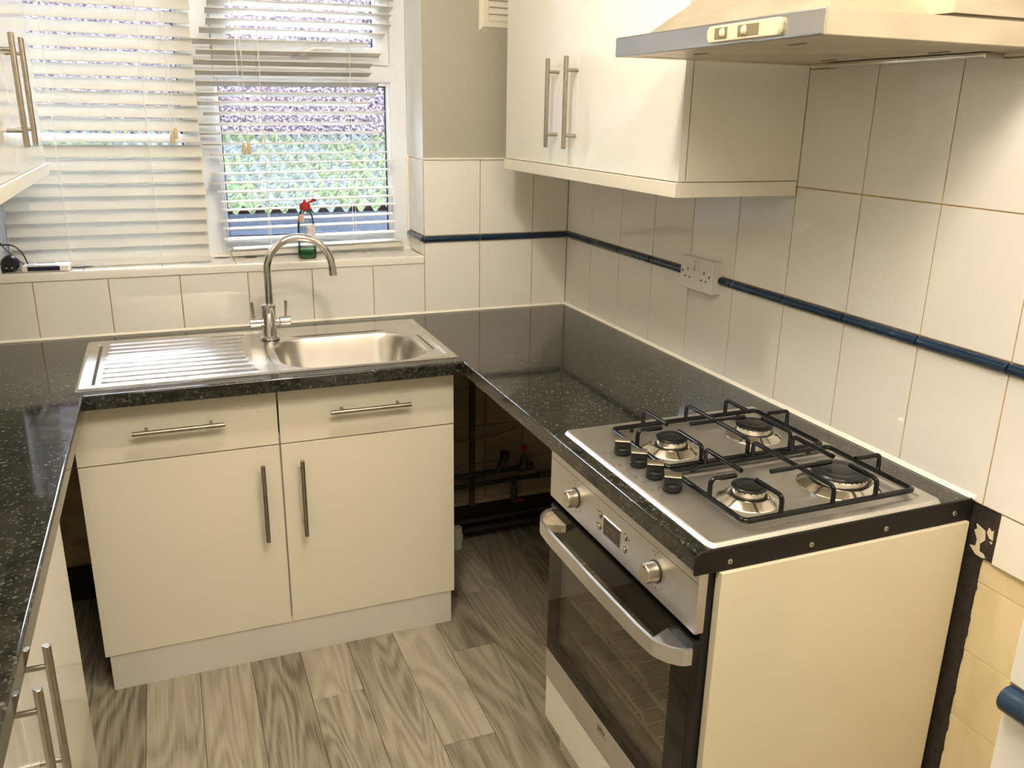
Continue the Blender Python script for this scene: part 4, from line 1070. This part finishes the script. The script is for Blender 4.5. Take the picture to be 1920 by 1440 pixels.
add('hazard_diamond', m, INKRED, bt)
m = MB(); m.box((cxx-0.0005, yy-0.0012, czz-0.0015), (cxx+0.0005, yy-0.0004, czz+0.0045)); m.box((cxx-0.0005, yy-0.0012, czz-0.0038), (cxx+0.0005, yy-0.0004, czz-0.0028)); add('hazard_mark', m, INKDARK, bt)
m = MB()
for k in range(6):
    z0 = SZ+0.104-k*0.0075
    m.tube([(bx+0.011, by-0.0197, z0), (bx+0.0165, by-0.0175, z0), (bx+0.0215, by-0.0142, z0)], 0.0006, 4)
add('label_print', m, INKGREY, bt)

gd = empty('meter_display', (-1.688, 0.05, SZ), 'small white plastic display box lying on the sill at left', 'device')
R = Matrix.Rotation(math.radians(-3), 3, 'Z')
GY = 0.085
def gbox(name, a, b, mat, par, bev=0.002):
    m = MB(); m.box(a, b, bev, 2)
    for v in m.bm.verts: v.co = R @ v.co+Vector((-1.688, GY, SZ))
    return add(name, m, mat, par)
cs = gbox('case', (-0.066, -0.072, 0.0005), (0.062, -0.016, 0.0195), GADGET, gd, 0.005)
gbox('screen', (-0.050, -0.0728, 0.004), (0.036, -0.0715, 0.0165), LCD, gd, 0.0004)
gbox('sticker', (-0.052, -0.069, 0.0192), (0.030, -0.020, 0.0200), STICKER, gd, 0.0003)
gbox('sticker_print', (-0.035, -0.064, 0.0199), (0.012, -0.042, 0.0203), GADGET, gd, 0.0001)
gbox('sticker_bar', (-0.032, -0.034, 0.0199), (0.016, -0.022, 0.0203), LCD, gd, 0.0001)
m = MB(); m.tube([(-1.627, 0.045, SZ+0.006), (-1.61, 0.050, SZ+0.004), (-1.59, 0.056, SZ+0.004), (-1.570, 0.062, SZ+0.003)], [0.0028, 0.0028, 0.0024, 0.001], 8); add('lead', m, BLACKPL, gd)

pa = empty('plug_adaptor', (-1.79, 0.055, SZ), 'black plug adaptor with trailing leads at left end of sill', 'plug')
m = MB(); m.lathe([(0.0005, -0.018), (0.020, -0.017), (0.024, -0.010), (0.024, 0.010), (0.019, 0.017), (0.0005, 0.018)], (-1.787, 0.045, SZ+0.0245), 24, 'y'); add('plug_body', m, BLACKPL, pa)
m = MB(); m.box((-1.84, 0.022, SZ+0.001), (-1.797, 0.064, SZ+0.032), 0.006, 2); add('transformer', m, BLACKPL, pa)
for xx in (-1.794, -1.780):
    m = MB(); m.box((xx-0.0025, 0.0135, SZ+0.014), (xx+0.0025, 0.0275, SZ+0.018)); add('pin', m, CHROME, pa)
m = MB(); m.tube(rounded_path([(-1.86, 0.062, SZ+0.075), (-1.775, 0.062, SZ+0.078), (-1.752, 0.060, SZ+0.050), (-1.742, 0.055, SZ+0.012)], 0.02, 5), 0.0022, 8); add('lead', m, BLACKPL, pa)
m = MB(); m.tube(rounded_path([(-1.83, 0.062, SZ+0.14), (-1.805, 0.060, SZ+0.075), (-1.775, 0.055, SZ+0.040), (-1.745, 0.055, SZ+0.010)], 0.02, 5), 0.0018, 8); add('lead', m, BLACKPL, pa)

m = MB(); m.lathe([(0.004, -0.008), (0.0045, -0.004), (0.002, -0.003), (0.002, 0.008), (0.0003, 0.011)], (-0.782, 0.10, SZ+0.0045), 12, 'y'); tag(add('loose_screw', m, SCREW, origin=(-0.782, 0.10, SZ)), 'loose silver screw lying on the sill right of the bottle', 'screw')
m = MB(); m.lathe([(0.0001, 0.0), (0.0055, 0.0005), (0.006, 0.006), (0.004, 0.009), (0.0001, 0.0095)], (-1.428, 0.118, SZ), 12); tag(add('cable_clip', m, BLACKPL, origin=(-1.428, 0.118, SZ)), 'tiny black cable clip on the sill below the left blind', 'clip')
m = MB(); m.prism([(-1.120, 0.118), (-1.108, 0.112), (-1.082, 0.117), (-1.084, 0.126), (-1.105, 0.124)], 'z', SZ+0.0003, SZ+0.0025); tag(add('wood_splinter', m, DUST, origin=(-1.10, 0.118, SZ)), 'dark wooden splinter on the sill behind the tap', 'debris', 'splinters on the sill')
m = MB(); m.prism([(-1.29, 0.055), (-1.255, 0.050), (-1.225, 0.062), (-1.24, 0.066), (-1.27, 0.062)], 'z', SZ+0.0003, SZ+0.0018); tag(add('plastic_sliver', m, STICKER, origin=(-1.26, 0.058, SZ)), 'grey sliver of plastic on the sill left of the tap', 'debris', 'splinters on the sill')
m = MB(); m.prism([(-1.215, 0.142), (-1.200, 0.150), (-1.165, 0.140), (-1.175, 0.132), (-1.195, 0.138)], 'z', SZ+0.0003, SZ+0.0016); tag(add('debris_flake', m, DUST, origin=(-1.19, 0.142, SZ)), 'curled brown flake on the sill at the foot of the mullion', 'debris', 'splinters on the sill')

# ---------------------------------------------------------------- pipework in the gap under the corner worktop
pp = empty('pipework', (-0.3, -0.04, 0.2), 'dark water pipes with red-handled taps in the gap under the corner worktop', 'pipes')
m = MB(); m.tube([(-0.612, -0.035, 0.257), (-0.165, -0.035, 0.259)], 0.0095, 12); add('upper_pipe', m, COPPER, pp)
m = MB(); m.tube([(-0.612, -0.035, 0.215), (-0.09, -0.035, 0.217)], 0.0095, 12); add('lower_pipe', m, COPPER, pp)
m = MB(); m.tube([(-0.10, -0.035, 0.217), (-0.02, -0.035, 0.219)], 0.013, 12); m.tube([(-0.105, -0.035, 0.217), (-0.085, -0.035, 0.217)], 0.0155, 6); add('coupling', m, BRASS, pp)
v = MB(); v.tube([(-0.19, -0.035, 0.259), (-0.13, -0.035, 0.259)], 0.0145, 12); v.tube([(-0.166, -0.035, 0.259), (-0.166, -0.035, 0.285), (-0.166, -0.035, 0.312)], [0.018, 0.014, 0.0095], 12); v.tube([(-0.138, -0.035, 0.259), (-0.126, -0.035, 0.262)], 0.017, 6); va = add('stop_valve', v, BRASS, pp)
m = MB(); m.tube([(-0.166, -0.035, 0.312), (-0.166, -0.035, 0.338)], 0.006, 10); m.tube([(-0.180, -0.04, 0.343), (-0.152, -0.03, 0.338)], [0.0075, 0.0075], 10); add('valve_handle', m, REDPL, va)
m = MB(); m.tube([(-0.275, -0.04, 0.258), (-0.265, -0.05, 0.290), (-0.252, -0.055, 0.315)], [0.010, 0.011, 0.0135], 12); el = add('washing_outlet', m, BRASS, pp)
m = MB(); m.tube([(-0.254, -0.055, 0.312), (-0.250, -0.056, 0.342)], [0.0165, 0.018], 14); add('outlet_cap', m, BLACKPL, el)
m = MB(); m.tube([(-0.204, -0.035, 0.217), (-0.203, -0.035, 0.16)], 0.0095, 12); m.tube([(-0.203, -0.035, 0.172), (-0.203, -0.035, 0.118)], [0.013, 0.012], 6); dv = add('drain_valve', m, BRASS, pp)
m = MB(); m.box((-0.200, -0.055, 0.125), (-0.168, -0.045, 0.136), 0.003); add('valve_lever', m, REDPL, dv)
for (zz, yy) in ((0.075, -0.05), (0.050, -0.075)):
    m = MB(); m.tube([(-0.612, yy, zz), (-0.01, yy, zz)], 0.011, 12); add('floor_pipe', m, COPPER, pp)
m = MB(); m.tube(rounded_path([(-0.612, -0.008, 0.380), (-0.43, -0.008, 0.383), (-0.28, -0.008, 0.385), (-0.13, -0.008, 0.425), (-0.02, -0.008, 0.52)], 0.05, 6), 0.003, 8); tag(add('loose_cable', m, CABLEW, origin=(-0.3, -0.008, 0.4)), 'cream cable sagging along the old tiles under the worktop', 'cable')
m = MB(); m.lathe([(0.017, 0.0), (0.017, 0.030), (0.021, 0.032), (0.021, 0.056), (0.017, 0.058), (0.017, 0.085)], (-0.455, -0.10, 0.0), 18); tag(add('waste_pipe', m, GADGET, origin=(-0.455, -0.10, 0)), 'short white waste pipe stub on the floor beside the sink cabinet', 'pipe')

# ---------------------------------------------------------------- pendant lamp and added fill panel (outside the frame, they light the room)
for i, (lp, k) in enumerate(LAMPS):
    lm = empty('pendant_lamp', (lp[0], lp[1], ZC), 'plain pendant bulb hanging over the middle of the kitchen', 'lamp')
    m = MB(); m.lathe([(0.045, -0.018), (0.05, -0.004), (0.05, 0.0)], (lp[0], lp[1], ZC), 20); add('ceiling_rose', m, ROSE, lm)
    m = MB(); m.cyl((lp[0], lp[1], lp[2]+0.10), (lp[0], lp[1], ZC-0.015), 0.003, n=8); add('flex', m, ROSE, lm)
    m = MB(); m.lathe([(0.018, 0.06), (0.02, 0.075), (0.014, 0.10)], (lp[0], lp[1], lp[2]), 16); add('lamp_holder', m, ROSE, lm)
    m = MB(); m.lathe([(0.0005, -0.048), (0.02, -0.043), (0.040, -0.024), (0.048, 0.0), (0.043, 0.022), (0.026, 0.045), (0.015, 0.060)], (lp[0], lp[1], lp[2]), 18)
    bm2 = BULB.copy(); bm2.name = 'lamp_bulb_lit'
    area = 4*PI*0.045**2
    bm2.node_tree.nodes['Principled BSDF'].inputs['Emission Strength'].default_value = LAMP_POWER*k/(PI*area)
    add('bulb', m, bm2, lm)

pc, pw_, ph_, pr_ = PANEL_LIGHT
lm = empty('fill_light_panel', pc, 'unseen ceiling light panel near the camera, made broad for soft fill light', 'lamp')  # stands in for broad light from behind; fixture unseen, shaped for soft shadows
m = MB(); x0, x1, y0, y1 = pc[0]-pw_/2, pc[0]+pw_/2, pc[1]-ph_/2, pc[1]+ph_/2
m.box((x0-0.02, y0-0.02, ZC-0.03), (x0, y1+0.02, ZC)); m.box((x1, y0-0.02, ZC-0.03), (x1+0.02, y1+0.02, ZC)); m.box((x0, y0-0.02, ZC-0.03), (x1, y0, ZC)); m.box((x0, y1, ZC-0.03), (x1, y1+0.02, ZC))
add('light_frame', m, ROSE, lm)
pm = BULB.copy(); pm.name = 'panel_diffuser'; pm.node_tree.nodes['Principled BSDF'].inputs['Emission Strength'].default_value = pr_
m = MB(); m.box((x0, y0, ZC-0.024), (x1, y1, ZC-0.018)); add('diffuser', m, pm, lm)

# ---------------------------------------------------------------- outside the window
m = MB(); m.box((-7, 0.3, -0.3), (6, 9, -0.05)); add('ground', m, SOIL, kind='structure')
m = MB(); m.box((-7, 3.95, -0.05), (6, 4.15, 2.9)); tag(add('neighbouring_wall', m, PEBBLE, origin=(-0.5, 4.0, -0.05)), 'purplish pebbledashed house wall beyond the shed outside the window', 'wall')
sh = empty('garden_shed', (-0.7, 2.9, -0.05), 'low shed with mossy corrugated roof and dark boards outside the window', 'shed')
m = MB(); xs = []; per = 0.083; x = -4.2
R = []
nW = int(6.4/per)
prof = []
for i in range(nW*8+1):
    xx = -4.2+i*per/8; prof.append((xx, 0.021*math.cos(2*PI*i/8)))
for j in range(13):
    t = j/12; yy = 1.93+t*1.97; zz = 1.05+0.335*t+0.006*math.sin(j*2.1)
    R.append([Vector((x, yy, zz+d)) for x, d in prof])
R2 = [[p+Vector((0, 0, -0.006)) for p in R[0]]]+R
m.rings(R2, False); add('roof_sheet', m, MOSS, sh, angle=60)
for k, (z0, z1) in enumerate(((0.955, 1.022), (0.885, 0.953), (0.815, 0.883), (0.745, 0.813), (0.675, 0.743), (0.605, 0.673), (0.5, 0.603))):
    m = MB(); m.box((-4.1, 2.00+0.012*(k == 0)*-1, z0), (2.1, 2.03, z1), 0.006); add('board', m, FASCIA, sh)
m = MB(); m.box((-4.1, 2.03, -0.05), (2.1, 3.88, 1.0)); add('shed_body', m, FASCIA, sh)
